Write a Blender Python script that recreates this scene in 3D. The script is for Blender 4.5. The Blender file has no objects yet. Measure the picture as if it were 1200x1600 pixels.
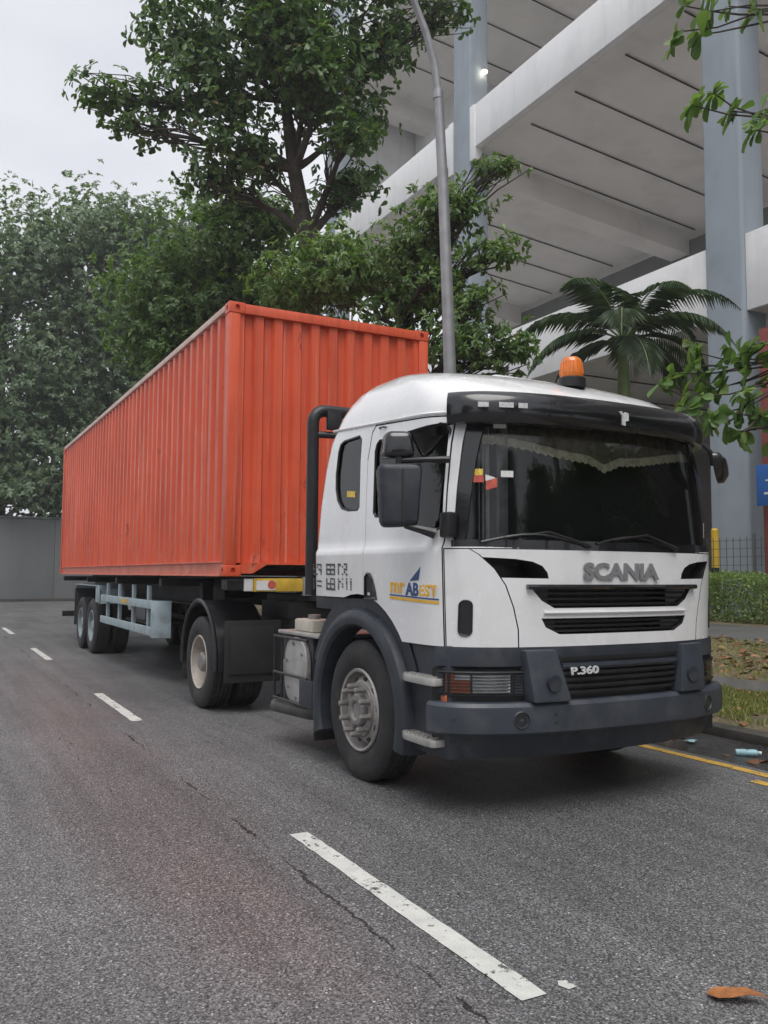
import bpy, bmesh, math, random
import numpy as np
from mathutils import Vector, Matrix, noise as mnoise
R = math.radians
random.seed(7)
rng = np.random.default_rng(11)
scn = bpy.context.scene
col = scn.collection

# ------------------------------------------------------------------ camera
cam_d = bpy.data.cameras.new('camera'); cam = bpy.data.objects.new('camera', cam_d); col.objects.link(cam)
YAW, PITCH, ROLL = 0.48829, 0.07268, 0.0060
_f = Vector((math.sin(YAW)*math.cos(PITCH), math.cos(YAW)*math.cos(PITCH), math.sin(PITCH)))
_r = Vector((math.cos(YAW), -math.sin(YAW), 0)); _u = _r.cross(_f)
_r2 = _r*math.cos(ROLL) + _u*math.sin(ROLL); _u2 = _u*math.cos(ROLL) - _r*math.sin(ROLL)
cam.matrix_world = Matrix(((_r2.x, _u2.x, -_f.x, 0), (_r2.y, _u2.y, -_f.y, 0), (_r2.z, _u2.z, -_f.z, 1.469), (0, 0, 0, 1)))
cam_d.sensor_width = 36; cam_d.sensor_fit = 'AUTO'; cam_d.lens = 36*1349.7/1600; cam_d.clip_end = 3000
scn.camera = cam

# ------------------------------------------------------------------ sky, sun, exposure (overcast)
SUN_EL, SUN_AZ = 65, 203          # azimuth: direction the light comes from, clockwise from +Y
w = bpy.data.worlds.new('World'); scn.world = w; w.use_nodes = True
nt = w.node_tree; nt.nodes.clear()
N = nt.nodes.new; LK = nt.links.new
out = N('ShaderNodeOutputWorld'); bg = N('ShaderNodeBackground'); bg.inputs[1].default_value = 0.13
sky = N('ShaderNodeTexSky'); sky.sky_type = 'NISHITA'; sky.sun_disc = False
sky.sun_elevation = R(SUN_EL); sky.sun_rotation = R(SUN_AZ); sky.air_density = 1.0; sky.dust_density = 3.0
hs = N('ShaderNodeHueSaturation'); hs.inputs['Saturation'].default_value = 0.25
cloud = N('ShaderNodeTexNoise'); cloud.inputs['Scale'].default_value = 1.7; cloud.inputs['Detail'].default_value = 5; cloud.inputs['Roughness'].default_value = .5
tc = N('ShaderNodeTexCoord'); mp = N('ShaderNodeMapping'); mp.inputs['Scale'].default_value = (1, 1, 2.2)
cr = N('ShaderNodeValToRGB'); cr.color_ramp.elements[0].position = .3; cr.color_ramp.elements[0].color = (3.0, 3.1, 3.5, 1)
cr.color_ramp.elements[1].position = .72; cr.color_ramp.elements[1].color = (5.0, 5.05, 5.3, 1)
mx = N('ShaderNodeMixRGB'); mx.inputs[0].default_value = .85
LK(tc.outputs['Generated'], mp.inputs[0]); LK(mp.outputs[0], cloud.inputs['Vector']); LK(cloud.outputs[0], cr.inputs[0])
LK(sky.outputs[0], hs.inputs['Color']); LK(hs.outputs[0], mx.inputs[1]); LK(cr.outputs[0], mx.inputs[2])
LK(mx.outputs[0], bg.inputs[0]); LK(bg.outputs[0], out.inputs[0])
sl = bpy.data.lights.new('sun', 'SUN'); sun = bpy.data.objects.new('sun', sl); col.objects.link(sun)
sl.energy = 1.5; sl.angle = R(45); sl.color = (1, .975, .94)
_a = R(SUN_AZ); _e = R(SUN_EL)
_d = Vector((math.sin(_a)*math.cos(_e), math.cos(_a)*math.cos(_e), math.sin(_e)))
sun.rotation_euler = _d.to_track_quat('Z', 'Y').to_euler(); sun.location = (0, 0, 60)
scn.view_settings.view_transform = 'Standard'; scn.view_settings.look = 'None'
scn.view_settings.exposure = 0.70; scn.view_settings.gamma = 1.0; scn.view_settings.use_curve_mapping = False
scn.render.engine = 'CYCLES'
cy = scn.cycles; cy.max_bounces = 6; cy.diffuse_bounces = 3; cy.glossy_bounces = 3; cy.transmission_bounces = 4; cy.transparent_max_bounces = 8
cy.use_denoising = True; cy.sample_clamp_indirect = 4.0

# ------------------------------------------------------------------ materials
MATS = {}
def nodes_of(name):
    m = bpy.data.materials.new(name); m.use_nodes = True; MATS[name] = m
    t = m.node_tree; b = t.nodes['Principled BSDF']
    return m, t, b
def pos(t, scale=(1, 1, 1), space='Object'):
    tc = t.nodes.new('ShaderNodeTexCoord'); mp = t.nodes.new('ShaderNodeMapping'); mp.inputs['Scale'].default_value = scale
    t.links.new(tc.outputs[space], mp.inputs[0]); return mp.outputs[0]
def noise(t, vec, scale, detail=4, rough=.55):
    n = t.nodes.new('ShaderNodeTexNoise'); n.inputs['Scale'].default_value = scale; n.inputs['Detail'].default_value = detail
    n.inputs['Roughness'].default_value = rough; t.links.new(vec, n.inputs['Vector']); return n.outputs[0]
def ramp(t, fac, stops, interp='LINEAR'):
    r = t.nodes.new('ShaderNodeValToRGB'); cr = r.color_ramp; cr.interpolation = interp
    while len(cr.elements) < len(stops): cr.elements.new(.5)
    for e, (p, c) in zip(cr.elements, stops):
        e.position = p; e.color = (c, c, c, 1) if not isinstance(c, tuple) else (*c[:3], 1)
    t.links.new(fac, r.inputs[0]); return r.outputs[0]
def mixc(t, fac, a, b, mode='MIX'):
    m = t.nodes.new('ShaderNodeMixRGB'); m.blend_type = mode
    for i, v in ((0, fac), (1, a), (2, b)):
        if isinstance(v, (int, float)): m.inputs[i].default_value = v if i == 0 else (v, v, v, 1)
        elif isinstance(v, tuple): m.inputs[i].default_value = (*v[:3], 1)
        else: t.links.new(v, m.inputs[i])
    return m.outputs[0]
def math_(t, op, a, b=0.0, c=None):
    m = t.nodes.new('ShaderNodeMath'); m.operation = op
    for i, v in enumerate((a, b) if c is None else (a, b, c)):
        if isinstance(v, (int, float)): m.inputs[i].default_value = v
        else: t.links.new(v, m.inputs[i])
    return m.outputs[0]
def bump(t, b, h, strength=.3, dist=.01):
    n = t.nodes.new('ShaderNodeBump'); n.inputs['Strength'].default_value = strength; n.inputs['Distance'].default_value = dist
    t.links.new(h, n.inputs['Height']); t.links.new(n.outputs[0], b.inputs['Normal'])
def mat(name, c, rough=.5, metal=0., var=.12, vscale=3., dirt=None, dirt_amt=.3, dscale=2., bmp=0., bscale=60., coat=0., spec=.5, streak=0.):
    m, t, b = nodes_of(name)
    v = pos(t)
    lo = tuple(x*(1-var) for x in c); hi = tuple(min(1, x*(1+var)) for x in c)
    cc = ramp(t, noise(t, v, vscale), [(.3, lo), (.7, hi)])
    if dirt is not None:
        d = ramp(t, noise(t, v, dscale, 8, .65), [(.5, 0.), (.78, dirt_amt)])
        cc = mixc(t, d, cc, dirt)
    if streak:
        st = ramp(t, noise(t, pos(t, (1.6, 1.6, .10)), 1.5, 7, .7), [(.5, 0.), (.75, streak)])
        cc = mixc(t, st, cc, tuple(x*.45 for x in c))
    t.links.new(cc, b.inputs['Base Color'])
    rr = ramp(t, noise(t, v, vscale*4), [(.3, max(.02, rough-.08)), (.7, min(1, rough+.1))])
    t.links.new(rr, b.inputs['Roughness']); b.inputs['Metallic'].default_value = metal
    b.inputs['Coat Weight'].default_value = coat; b.inputs['Specular IOR Level'].default_value = spec
    if bmp: bump(t, b, noise(t, v, bscale, 5), bmp)
    return m

def asphalt(name, base=.085, wet=False):
    m, t, b = nodes_of(name); v = pos(t)
    vo = t.nodes.new('ShaderNodeTexVoronoi'); vo.inputs['Scale'].default_value = 125; t.links.new(v, vo.inputs['Vector'])
    stone = math_(t, 'MULTIPLY', noise(t, v, 85, 3, .7), 1.0)
    cellv = ramp(t, vo.outputs['Color'], [(.1, .32), (.5, .85), (.85, 1.5), (1., 3.4)])
    sp = ramp(t, stone, [(.32, .5), (.5, .95), (.64, 1.75)])
    cc = mixc(t, 1., cellv, sp, 'MULTIPLY')
    big = ramp(t, noise(t, v, .35, 5), [(.3, .78), (.7, 1.2)])
    streak = ramp(t, noise(t, pos(t, (2.2, .1, 1)), 2.2, 5, .6), [(.3, .8), (.7, 1.2)])
    cc = mixc(t, 1., cc, big, 'MULTIPLY'); cc = mixc(t, 1., cc, streak, 'MULTIPLY')
    tint = (base*1.0, base*.985, base*1.0)
    cc = mixc(t, 1., cc, tint, 'MULTIPLY')
    sep = t.nodes.new('ShaderNodeSeparateXYZ'); t.links.new(v, sep.inputs[0]); X, Y = sep.outputs[0], sep.outputs[1]
    if not wet:
        # worn reddish wheel track of the neighbouring lane
        wob = math_(t, 'MULTIPLY', math_(t, 'SUBTRACT', noise(t, v, .5, 4), .5), 1.2)
        dx = math_(t, 'ABSOLUTE', math_(t, 'SUBTRACT', math_(t, 'ADD', X, wob), 1.25))
        band = ramp(t, dx, [(.1, 1.), (.6, 0.)])
        patch = math_(t, 'MULTIPLY', ramp(t, noise(t, pos(t, (1, .3, 1)), .8, 5, .65), [(.30, .15), (.62, 1.)]), ramp(t, math_(t, 'MULTIPLY', Y, .05), [(.10, 0.), (.2, 1.), (.42, .9), (.75, .1)]))
        cc = mixc(t, math_(t, 'MULTIPLY', math_(t, 'MULTIPLY', band, patch), .8), cc, mixc(t, 1., cc, (1.12, .83, .80), 'MULTIPLY'))
        # longitudinal construction joint, broken into crack pieces
        w2 = math_(t, 'MULTIPLY', math_(t, 'SUBTRACT', noise(t, v, 3.5, 9, .78), .5), .15)
        jx = math_(t, 'ABSOLUTE', math_(t, 'SUBTRACT', math_(t, 'ADD', X, w2), 1.70))
        thick = ramp(t, noise(t, v, 1.1, 4, .7), [(.46, 0.), (.70, .024)])
        crk = math_(t, 'LESS_THAN', jx, thick)
        w3 = math_(t, 'MULTIPLY', math_(t, 'SUBTRACT', noise(t, v, .8, 6, .65), .5), .5)
        jx2 = math_(t, 'ABSOLUTE', math_(t, 'SUBTRACT', math_(t, 'ADD', X, w3), 1.15))
        crk2 = math_(t, 'LESS_THAN', jx2, ramp(t, noise(t, v, .7, 4, .7), [(.5, 0.), (.8, .011)]))
        crk = math_(t, 'MAXIMUM', crk, crk2)
        cc = mixc(t, math_(t, 'MULTIPLY', crk, .85), cc, (.008, .008, .009))
        oil = ramp(t, noise(t, v, 5., 3, .5), [(.70, 0.), (.76, .55)])
        cc = mixc(t, oil, cc, (.02, .02, .022))
    t.links.new(cc, b.inputs['Base Color'])
    if wet: rr = ramp(t, noise(t, v, 1.8, 4), [(.35, .12), (.65, .5)])
    else: rr = ramp(t, noise(t, v, .5, 4), [(.3, .34), (.7, .56)])
    t.links.new(rr, b.inputs['Roughness'])
    h = math_(t, 'ADD', vo.outputs['Distance'], stone)
    bump(t, b, h, .55 if not wet else .15, .006)
    return m

asphalt('asphalt', .135); asphalt('wet_asphalt', .035, True)
mat('white_paint', (.80, .80, .805), .22, var=.03, vscale=1.5, dirt=(.42, .40, .37), dirt_amt=.25, dscale=2.5, coat=.8, streak=.16)
mat('dark_plastic', (.023, .028, .038), .48, var=.2, vscale=4, dirt=(.13, .13, .125), dirt_amt=.45, dscale=3, bmp=.06, bscale=180)
mat('grey_plastic', (.036, .043, .056), .45, var=.15, vscale=4, dirt=(.16, .16, .155), dirt_amt=.4, dscale=3, bmp=.05, bscale=180)
mat('black_plastic', (.012, .012, .014), .38, var=.2, dirt=(.06, .06, .06), dirt_amt=.35)
mat('black_gloss', (.008, .008, .010), .2, var=.1, coat=.6)
mat('rubber', (.020, .020, .021), .72, var=.25, vscale=6, dirt=(.085, .08, .075), dirt_amt=.55, dscale=4, bmp=.12, bscale=90)
mat('chassis_black', (.014, .014, .015), .6, var=.3, dirt=(.05, .045, .04), dirt_amt=.35)
mat('rim_beige', (.47, .42, .37), .5, var=.15, vscale=6, dirt=(.10, .08, .065), dirt_amt=.8, dscale=7)
mat('rim_grey', (.34, .325, .31), .5, metal=.2, var=.2, vscale=7, dirt=(.09, .075, .065), dirt_amt=.8, dscale=8)
mat('rim_blue', (.27, .32, .345), .55, var=.15, vscale=6, dirt=(.12, .10, .09), dirt_amt=.8, dscale=6)
mat('hub_grey', (.26, .245, .235), .45, metal=.3, var=.25, vscale=8, dirt=(.05, .045, .04), dirt_amt=.7, dscale=9)
mat('aluminium', (.50, .49, .47), .42, metal=.65, var=.15, vscale=5, dirt=(.16, .13, .11), dirt_amt=.6, dscale=6)
mat('cream_plastic', (.48, .44, .38), .5, var=.15, dirt=(.12, .1, .08), dirt_amt=.6, dscale=5)
mat('letter_grey', (.27, .27, .28), .35, metal=.3, var=.12, vscale=30)
mat('letter_pale', (.60, .60, .60), .5, var=.25, vscale=60)
mat('decal_dark', (.07, .07, .075), .5, var=.35, vscale=25)
mat('decal_yellow', (.80, .45, .04), .5, var=.12, vscale=20)
mat('decal_blue', (.02, .07, .20), .45, var=.1)
mat('amber', (.70, .17, .012), .2, var=.15, vscale=14, coat=.6)
mat('amber_lens', (.50, .115, .025), .16, var=.2, vscale=12, coat=.5)
mat('lamp_reflector', (.55, .56, .56), .12, metal=.85, var=.1, vscale=10)
mat('sticker_yellow', (.75, .52, .08), .5, var=.3, vscale=60)
mat('sticker_red', (.52, .10, .07), .5, var=.3, vscale=60)
mat('sticker_white', (.72, .72, .70), .5, var=.1, vscale=60)
mat('fringe_tan', (.80, .70, .50), .9, var=.35, vscale=30, bmp=.3, bscale=160)
mat('valance_brown', (.20, .175, .125), .9, var=.4, vscale=20)
mat('curtain_grey', (.6, .6, .62), .85, var=.2, vscale=14)
mat('cab_interior', (.022, .022, .024), .75, var=.3)
mat('seat_blue', (.03, .05, .09), .85, var=.3)
mat('trailer_blue', (.33, .41, .445), .55, var=.14, vscale=3, dirt=(.13, .105, .08), dirt_amt=.75, dscale=5, bmp=.06)
mat('steel_grey', (.20, .205, .215), .5, metal=.35, var=.12, vscale=4, dirt=(.1, .095, .09), dirt_amt=.35)
mat('plate_yellow', (.62, .40, .05), .5, var=.2, vscale=8, dirt=(.2, .14, .1), dirt_amt=.5)
mat('wall_white', (.86, .86, .86), .75, var=.05, vscale=.5, dirt=(.42, .42, .42), dirt_amt=.3, dscale=.6, bmp=.05, bscale=20, streak=.25)
mat('column_blue', (.32, .365, .41), .7, var=.07, vscale=.8, dirt=(.18, .2, .22), dirt_amt=.35, dscale=.9, bmp=.08, bscale=9, streak=.25)
mat('soffit', (.84, .81, .78), .85, var=.06, vscale=.4, dirt=(.35, .34, .33), dirt_amt=.3, dscale=.5)
mat('slab_top', (.55, .54, .53), .8, var=.1, vscale=.6)
mat('joint_dark', (.03, .028, .027), .8)
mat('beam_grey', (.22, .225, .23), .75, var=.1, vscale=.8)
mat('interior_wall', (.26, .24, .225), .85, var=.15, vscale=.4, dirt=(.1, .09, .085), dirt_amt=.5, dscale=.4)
mat('concrete_wall', (.165, .17, .172), .85, var=.1, vscale=.4, dirt=(.13, .13, .13), dirt_amt=.5, dscale=.5, bmp=.1, bscale=12, streak=.25)
mat('concrete', (.27, .265, .25), .85, var=.15, vscale=1.2, dirt=(.08, .08, .075), dirt_amt=.6, dscale=1.5, bmp=.15, bscale=30)
mat('path_paving', (.10, .10, .098), .6, var=.2, vscale=1., dirt=(.05, .05, .05), dirt_amt=.5, dscale=1.2)
mat('kerb_wet', (.06, .056, .05), .4, var=.3, vscale=3, dirt=(.02, .02, .02), dirt_amt=.8, dscale=2)
mat('soil', (.13, .105, .06), .95, var=.35, vscale=2.5, dirt=(.06, .075, .03), dirt_amt=.8, dscale=1.5, bmp=.4, bscale=25)
mat('earth', (.10, .10, .085), .95, var=.3, vscale=.2)
mat('lamp_grey', (.30, .305, .315), .45, metal=.5, var=.15, vscale=5)
mat('bark', (.055, .045, .038), .9, var=.4, vscale=9, dirt=(.12, .12, .10), dirt_amt=.5, dscale=5, bmp=.6, bscale=22)
mat('palm_bark', (.16, .155, .12), .85, var=.3, vscale=6, bmp=.3, bscale=18)
mat('palm_green', (.13, .19, .07), .55, var=.25, vscale=5)
mat('dry_leaf', (.30, .115, .035), .6, var=.35, vscale=22, bmp=.2, bscale=40)
mat('sign_blue', (.015, .12, .42), .4, var=.08)
mat('red_paint', (.24, .055, .04), .6, var=.15)
mat('bollard_yellow', (.62, .40, .03), .6, var=.15)
mat('fence_green', (.085, .095, .095), .6, var=.1)
mat('litter_blue', (.28, .46, .52), .45, var=.2, vscale=20)
mat('exhaust_steel', (.10, .095, .09), .5, metal=.4, var=.3, vscale=8)
mat('wiper_black', (.01, .01, .011), .4)

def road_paint(name, c, wear=.5):
    m, t, b = nodes_of(name); v = pos(t)
    n = noise(t, v, 28, 7, .72); big = noise(t, v, 5., 4, .6)
    k = math_(t, 'ADD', math_(t, 'MULTIPLY', n, .75), math_(t, 'MULTIPLY', big, .45))
    worn = ramp(t, k, [(wear-.03, 1.), (wear+.02, 0.)])
    cc = mixc(t, worn, ramp(t, noise(t, v, 9, 4), [(.3, tuple(x*.8 for x in c)), (.7, c)]), (.06, .06, .06))
    t.links.new(cc, b.inputs['Base Color']); b.inputs['Roughness'].default_value = .65
    bump(t, b, n, .4, .004)
road_paint('lane_paint', (.60, .60, .565), .525); road_paint('yellow_paint', (.60, .37, .07), .52)

def leaf_mat(name, dark, mid, light, odd=None, rough=.42, trans=.22):
    m, t, b = nodes_of(name)
    g = t.nodes.new('ShaderNodeNewGeometry')
    stops = [(0., dark), (.5, mid), (.95, light)]
    if odd: stops = [(0., dark), (.5, mid), (.9, light), (.985, light), (1., odd)]
    cc = ramp(t, g.outputs['Random Per Island'], stops)
    t.links.new(cc, b.inputs['Base Color']); b.inputs['Roughness'].default_value = rough
    b.inputs['Specular IOR Level'].default_value = .5
    tr = t.nodes.new('ShaderNodeBsdfTranslucent'); ms = t.nodes.new('ShaderNodeMixShader'); ms.inputs[0].default_value = trans
    t.links.new(mixc(t, 1., cc, (1.5, 1.6, .7), 'MULTIPLY'), tr.inputs[0])
    o = t.nodes['Material Output']; t.links.new(b.outputs[0], ms.inputs[1]); t.links.new(tr.outputs[0], ms.inputs[2]); t.links.new(ms.outputs[0], o.inputs[0])
leaf_mat('leaf_almond', (.055, .11, .04), (.09, .165, .055), (.14, .225, .08), (.28, .14, .04), trans=.35)
leaf_mat('leaf_near', (.09, .17, .05), (.14, .24, .07), (.21, .31, .10), (.36, .16, .08), rough=.36, trans=.35)
leaf_mat('leaf_far', (.10, .165, .09), (.145, .215, .12), (.20, .265, .16), trans=.35)
leaf_mat('leaf_fine', (.075, .145, .045), (.12, .21, .065), (.19, .28, .095), (.26, .19, .06), trans=.35)
leaf_mat('leaf_palm', (.03, .06, .03), (.05, .09, .042), (.08, .12, .06), rough=.4, trans=.2)
leaf_mat('leaf_hedge', (.11, .19, .05), (.20, .29, .085), (.31, .38, .13), trans=.3)
leaf_mat('grass_blade', (.16, .20, .05), (.26, .29, .08), (.36, .37, .13), (.38, .31, .14), rough=.6)
leaf_mat('litter_leaf', (.13, .06, .03), (.22, .10, .045), (.32, .17, .08), (.15, .17, .05), rough=.7, trans=.05)

def orange():
    m, t, b = nodes_of('container_orange'); v = pos(t)
    c = ramp(t, noise(t, v, .9, 5), [(.3, (.63, .088, .034)), (.7, (.76, .122, .052))])
    # vertical run marks, dents, rubbed pale primer and sky glints painted as pale streaks
    runs = ramp(t, noise(t, pos(t, (7, 7, .35)), 2.2, 5, .65), [(.48, 0.), (.75, .6)])
    c = mixc(t, runs, c, (.40, .055, .035))
    sep = t.nodes.new('ShaderNodeSeparateXYZ'); t.links.new(v, sep.inputs[0])
    low = ramp(t, sep.outputs[2], [(.2, 1.), (1.1, 0.)])
    sc = ramp(t, noise(t, pos(t, (1, 1, .6)), 5.5, 8, .75), [(.55, 0.), (.66, .6)])
    c = mixc(t, math_(t, 'MULTIPLY', sc, low), c, (.62, .22, .16))
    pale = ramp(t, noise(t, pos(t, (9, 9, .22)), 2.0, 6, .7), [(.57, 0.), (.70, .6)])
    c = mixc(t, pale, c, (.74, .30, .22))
    rust = ramp(t, noise(t, pos(t, (1.2, 1.2, .5)), 4.3, 9, .75), [(.62, 0.), (.68, .85)])
    c = mixc(t, rust, c, (.20, .045, .025))
    patchy = ramp(t, noise(t, pos(t, (.35, .35, .5)), 1.6, 6, .6), [(.40, 0.), (.66, .38)])
    c = mixc(t, patchy, c, mixc(t, 1., c, (.72, .66, .62), 'MULTIPLY'))
    t.links.new(c, b.inputs['Base Color'])
    t.links.new(ramp(t, noise(t, v, 3, 4), [(.3, .34), (.7, .52)]), b.inputs['Roughness'])
    bump(t, b, noise(t, pos(t, (1, 1, .5)), 2.6, 4), .35, .02)
orange()
mat('container_rail', (.60, .17, .11), .5, var=.14, vscale=3, dirt=(.72, .45, .38), dirt_amt=.55, dscale=4)
mat('container_fade_sheen', (.66, .50, .44), .55, var=.14, vscale=3, dirt=(.55, .14, .09), dirt_amt=.6, dscale=4)  # weathered pale paint, with the top rail's sky reflection painted in

def glass(name, tint, refl=1.0, ior=1.5):
    m, t, b = nodes_of(name); t.nodes.remove(b)
    tr = t.nodes.new('ShaderNodeBsdfTransparent'); tr.inputs[0].default_value = (*tint, 1)
    gl = t.nodes.new('ShaderNodeBsdfGlossy'); gl.inputs['Roughness'].default_value = .025; gl.inputs[0].default_value = (refl, refl, refl, 1)
    fr = t.nodes.new('ShaderNodeFresnel'); fr.inputs[0].default_value = ior
    ms = t.nodes.new('ShaderNodeMixShader'); o = t.nodes['Material Output']
    t.links.new(fr.outputs[0], ms.inputs[0]); t.links.new(tr.outputs[0], ms.inputs[1]); t.links.new(gl.outputs[0], ms.inputs[2]); t.links.new(ms.outputs[0], o.inputs[0])
glass('windshield_glass', (.62, .64, .64), ior=1.5); glass('side_glass', (.20, .21, .22)); glass('lamp_glass', (.86, .87, .87))
def emit(name, c, s):
    m, t, b = nodes_of(name); b.inputs['Emission Color'].default_value = (*c, 1); b.inputs['Emission Strength'].default_value = s
emit('lamp_on', (1, .93, .70), 7)

# ------------------------------------------------------------------ mesh helpers
def tag(o, label=None, cat=None, group=None, kind=None):
    if label: o['label'] = label
    if cat: o['category'] = cat
    if group: o['group'] = group
    if kind: o['kind'] = kind
    return o
def empty(name, loc=(0, 0, 0), rz=0.):
    o = bpy.data.objects.new(name, None); col.objects.link(o); o.location = loc; o.rotation_euler = (0, 0, rz); o.empty_display_size = .2
    return o
def link_mesh(name, me, m=None, parent=None, ang=32):
    if m and not me.materials: me.materials.append(MATS[m])
    if ang is not None and len(me.polygons):
        me.polygons.foreach_set('use_smooth', [True]*len(me.polygons)); me.set_sharp_from_angle(angle=R(ang))
    o = bpy.data.objects.new(name, me); col.objects.link(o)
    if parent: o.parent = parent
    return o
def axmap(axis, a, b, c):      # plane coords (a,b), depth c
    return ((c, a, b), (a, c, b), (a, b, c))[axis]
class MB:
    def __init__(s): s.v = []; s.f = []
    def add(s, vs, fs):
        n = len(s.v); s.v += [tuple(p) for p in vs]; s.f += [tuple(i+n for i in f) for f in fs]; return s
    def box(s, x0, x1, y0, y1, z0, z1):
        return s.add([(x0,y0,z0),(x1,y0,z0),(x1,y1,z0),(x0,y1,z0),(x0,y0,z1),(x1,y0,z1),(x1,y1,z1),(x0,y1,z1)],
                     [(0,3,2,1),(4,5,6,7),(0,1,5,4),(1,2,6,5),(2,3,7,6),(3,0,4,7)])
    def hexa(s, q0, q1):         # two quads, bottom and top (same order, ccw from above)
        return s.add(list(q0)+list(q1), [(0,3,2,1),(4,5,6,7),(0,1,5,4),(1,2,6,5),(2,3,7,6),(3,0,4,7)])
    def prism(s, poly, axis, lo, hi):
        n = len(poly); vs = [axmap(axis, a, b, lo) for a, b in poly] + [axmap(axis, a, b, hi) for a, b in poly]
        fs = [tuple(range(n)), tuple(range(2*n-1, n-1, -1))] + [(i, i+n, (i+1) % n + n, (i+1) % n) for i in range(n)]
        return s.add(vs, fs)
    def tube(s, pts, rad, n=8, caps=True):
        pts = [Vector(p) for p in pts]; k = len(pts)
        if isinstance(rad, (int, float)): rad = [rad]*k
        base = len(s.v); prev = None
        for i, p in enumerate(pts):
            d = (pts[min(i+1, k-1)] - pts[max(i-1, 0)]).normalized()
            if prev is None: a = d.orthogonal().normalized()
            else:
                a = prev - d*prev.dot(d); a = a.normalized() if a.length > 1e-6 else d.orthogonal().normalized()
            prev = a; b_ = d.cross(a)
            for j in range(n):
                t = 2*math.pi*j/n; s.v.append(tuple(p + (a*math.cos(t) + b_*math.sin(t))*rad[i]))
        for i in range(k-1):
            for j in range(n):
                s.f.append((base+i*n+j, base+i*n+(j+1) % n, base+(i+1)*n+(j+1) % n, base+(i+1)*n+j))
        if caps:
            s.f.append(tuple(base+j for j in range(n-1, -1, -1))); s.f.append(tuple(base+(k-1)*n+j for j in range(n)))
        return s
    def lathe(s, prof, n=40, o=(0, 0, 0), axis=0, closed=False):   # prof: (along axis, radius)
        base = len(s.v); m = len(prof)
        for a, r in prof:
            for j in range(n):
                t = 2*math.pi*j/n; c, d = r*math.cos(t), r*math.sin(t)
                p = ((a, c, d), (d, a, c), (c, d, a))[axis]
                s.v.append((p[0]+o[0], p[1]+o[1], p[2]+o[2]))
        for i in range(m if closed else m-1):
            i2 = (i+1) % m
            for j in range(n): s.f.append((base+i*n+j, base+i2*n+j, base+i2*n+(j+1) % n, base+i*n+(j+1) % n))
        if not closed:
            s.f.append(tuple(base+j for j in range(n))); s.f.append(tuple(base+(m-1)*n+j for j in range(n-1, -1, -1)))
        return s
    def sweep(s, path, prof, closed=True):     # path: [(x,y,nx,ny)], prof: [(offset outward, z)]
        base = len(s.v); m = len(prof); k = len(path)
        for x, y, nx, ny in path:
            for o, z in prof: s.v.append((x+nx*o, y+ny*o, z))
        for i in range(k-1):
            for j in range(m if closed else m-1):
                j2 = (j+1) % m; s.f.append((base+i*m+j, base+i*m+j2, base+(i+1)*m+j2, base+(i+1)*m+j))
        if closed:
            s.f.append(tuple(base+j for j in range(m-1, -1, -1))); s.f.append(tuple(base+(k-1)*m+j for j in range(m)))
        return s
    def mesh(s, name='m', bevel=0., seg=2, fixn=True):
        me = bpy.data.meshes.new(name); me.from_pydata(s.v, [], s.f)
        bm = bmesh.new(); bm.from_mesh(me)
        if fixn: bmesh.ops.recalc_face_normals(bm, faces=bm.faces)
        if bevel:
            bmesh.ops.bevel(bm, geom=[e for e in bm.edges if len(e.link_faces) == 2 and e.calc_face_angle(0) > .5], offset=bevel, segments=seg, profile=.6, affect='EDGES', clamp_overlap=True)
        bm.to_mesh(me); bm.free(); return me
    def build(s, name, m, parent=None, bevel=0., seg=2, ang=32, fixn=True):
        return link_mesh(name, s.mesh(name, bevel, seg, fixn), m, parent, ang)
def box_obj(name, m, parent, x0, x1, y0, y1, z0, z1, bevel=0.):
    return MB().box(x0, x1, y0, y1, z0, z1).build(name, m, parent, bevel)
def boolean(me, cutter, op='DIFFERENCE'):
    a = bpy.data.objects.new('ta', me); b = bpy.data.objects.new('tb', cutter); col.objects.link(a); col.objects.link(b)
    md = a.modifiers.new('b', 'BOOLEAN'); md.operation = op; md.object = b; md.solver = 'EXACT'
    dg = bpy.context.evaluated_depsgraph_get(); dg.update()
    r = bpy.data.meshes.new_from_object(a.evaluated_get(dg))
    bpy.data.objects.remove(a); bpy.data.objects.remove(b); return r
def mirror_mesh(me):
    r = me.copy(); bm = bmesh.new(); bm.from_mesh(r)
    for v in bm.verts: v.co.x = -v.co.x
    bmesh.ops.reverse_faces(bm, faces=bm.faces); bm.to_mesh(r); bm.free(); return r
def rrect(a0, a1, b0, b1, r, n=5, rs=None):
    rs = rs or (r, r, r, r); pts = []
    for (cx, cy, t0, rr) in ((a1, b1, 0, rs[0]), (a0, b1, 90, rs[1]), (a0, b0, 180, rs[2]), (a1, b0, 270, rs[3])):
        sx = -1 if cx == a1 else 1; sy = -1 if cy == b1 else 1
        for i in range(n+1):
            t = R(t0+90*i/n); pts.append((cx+sx*rr+rr*math.cos(t), cy+sy*rr+rr*math.sin(t)))
    return pts
def text_mesh(s, size, extrude=.003, offset=0., sx=1.):
    c = bpy.data.curves.new('t', 'FONT'); c.body = s; c.size = size; c.extrude = extrude; c.offset = offset; c.align_x = 'CENTER'; c.resolution_u = 3
    o = bpy.data.objects.new('t', c); col.objects.link(o); dg = bpy.context.evaluated_depsgraph_get(); dg.update()
    me = bpy.data.meshes.new_from_object(o.evaluated_get(dg)); bpy.data.objects.remove(o)
    return me
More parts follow.
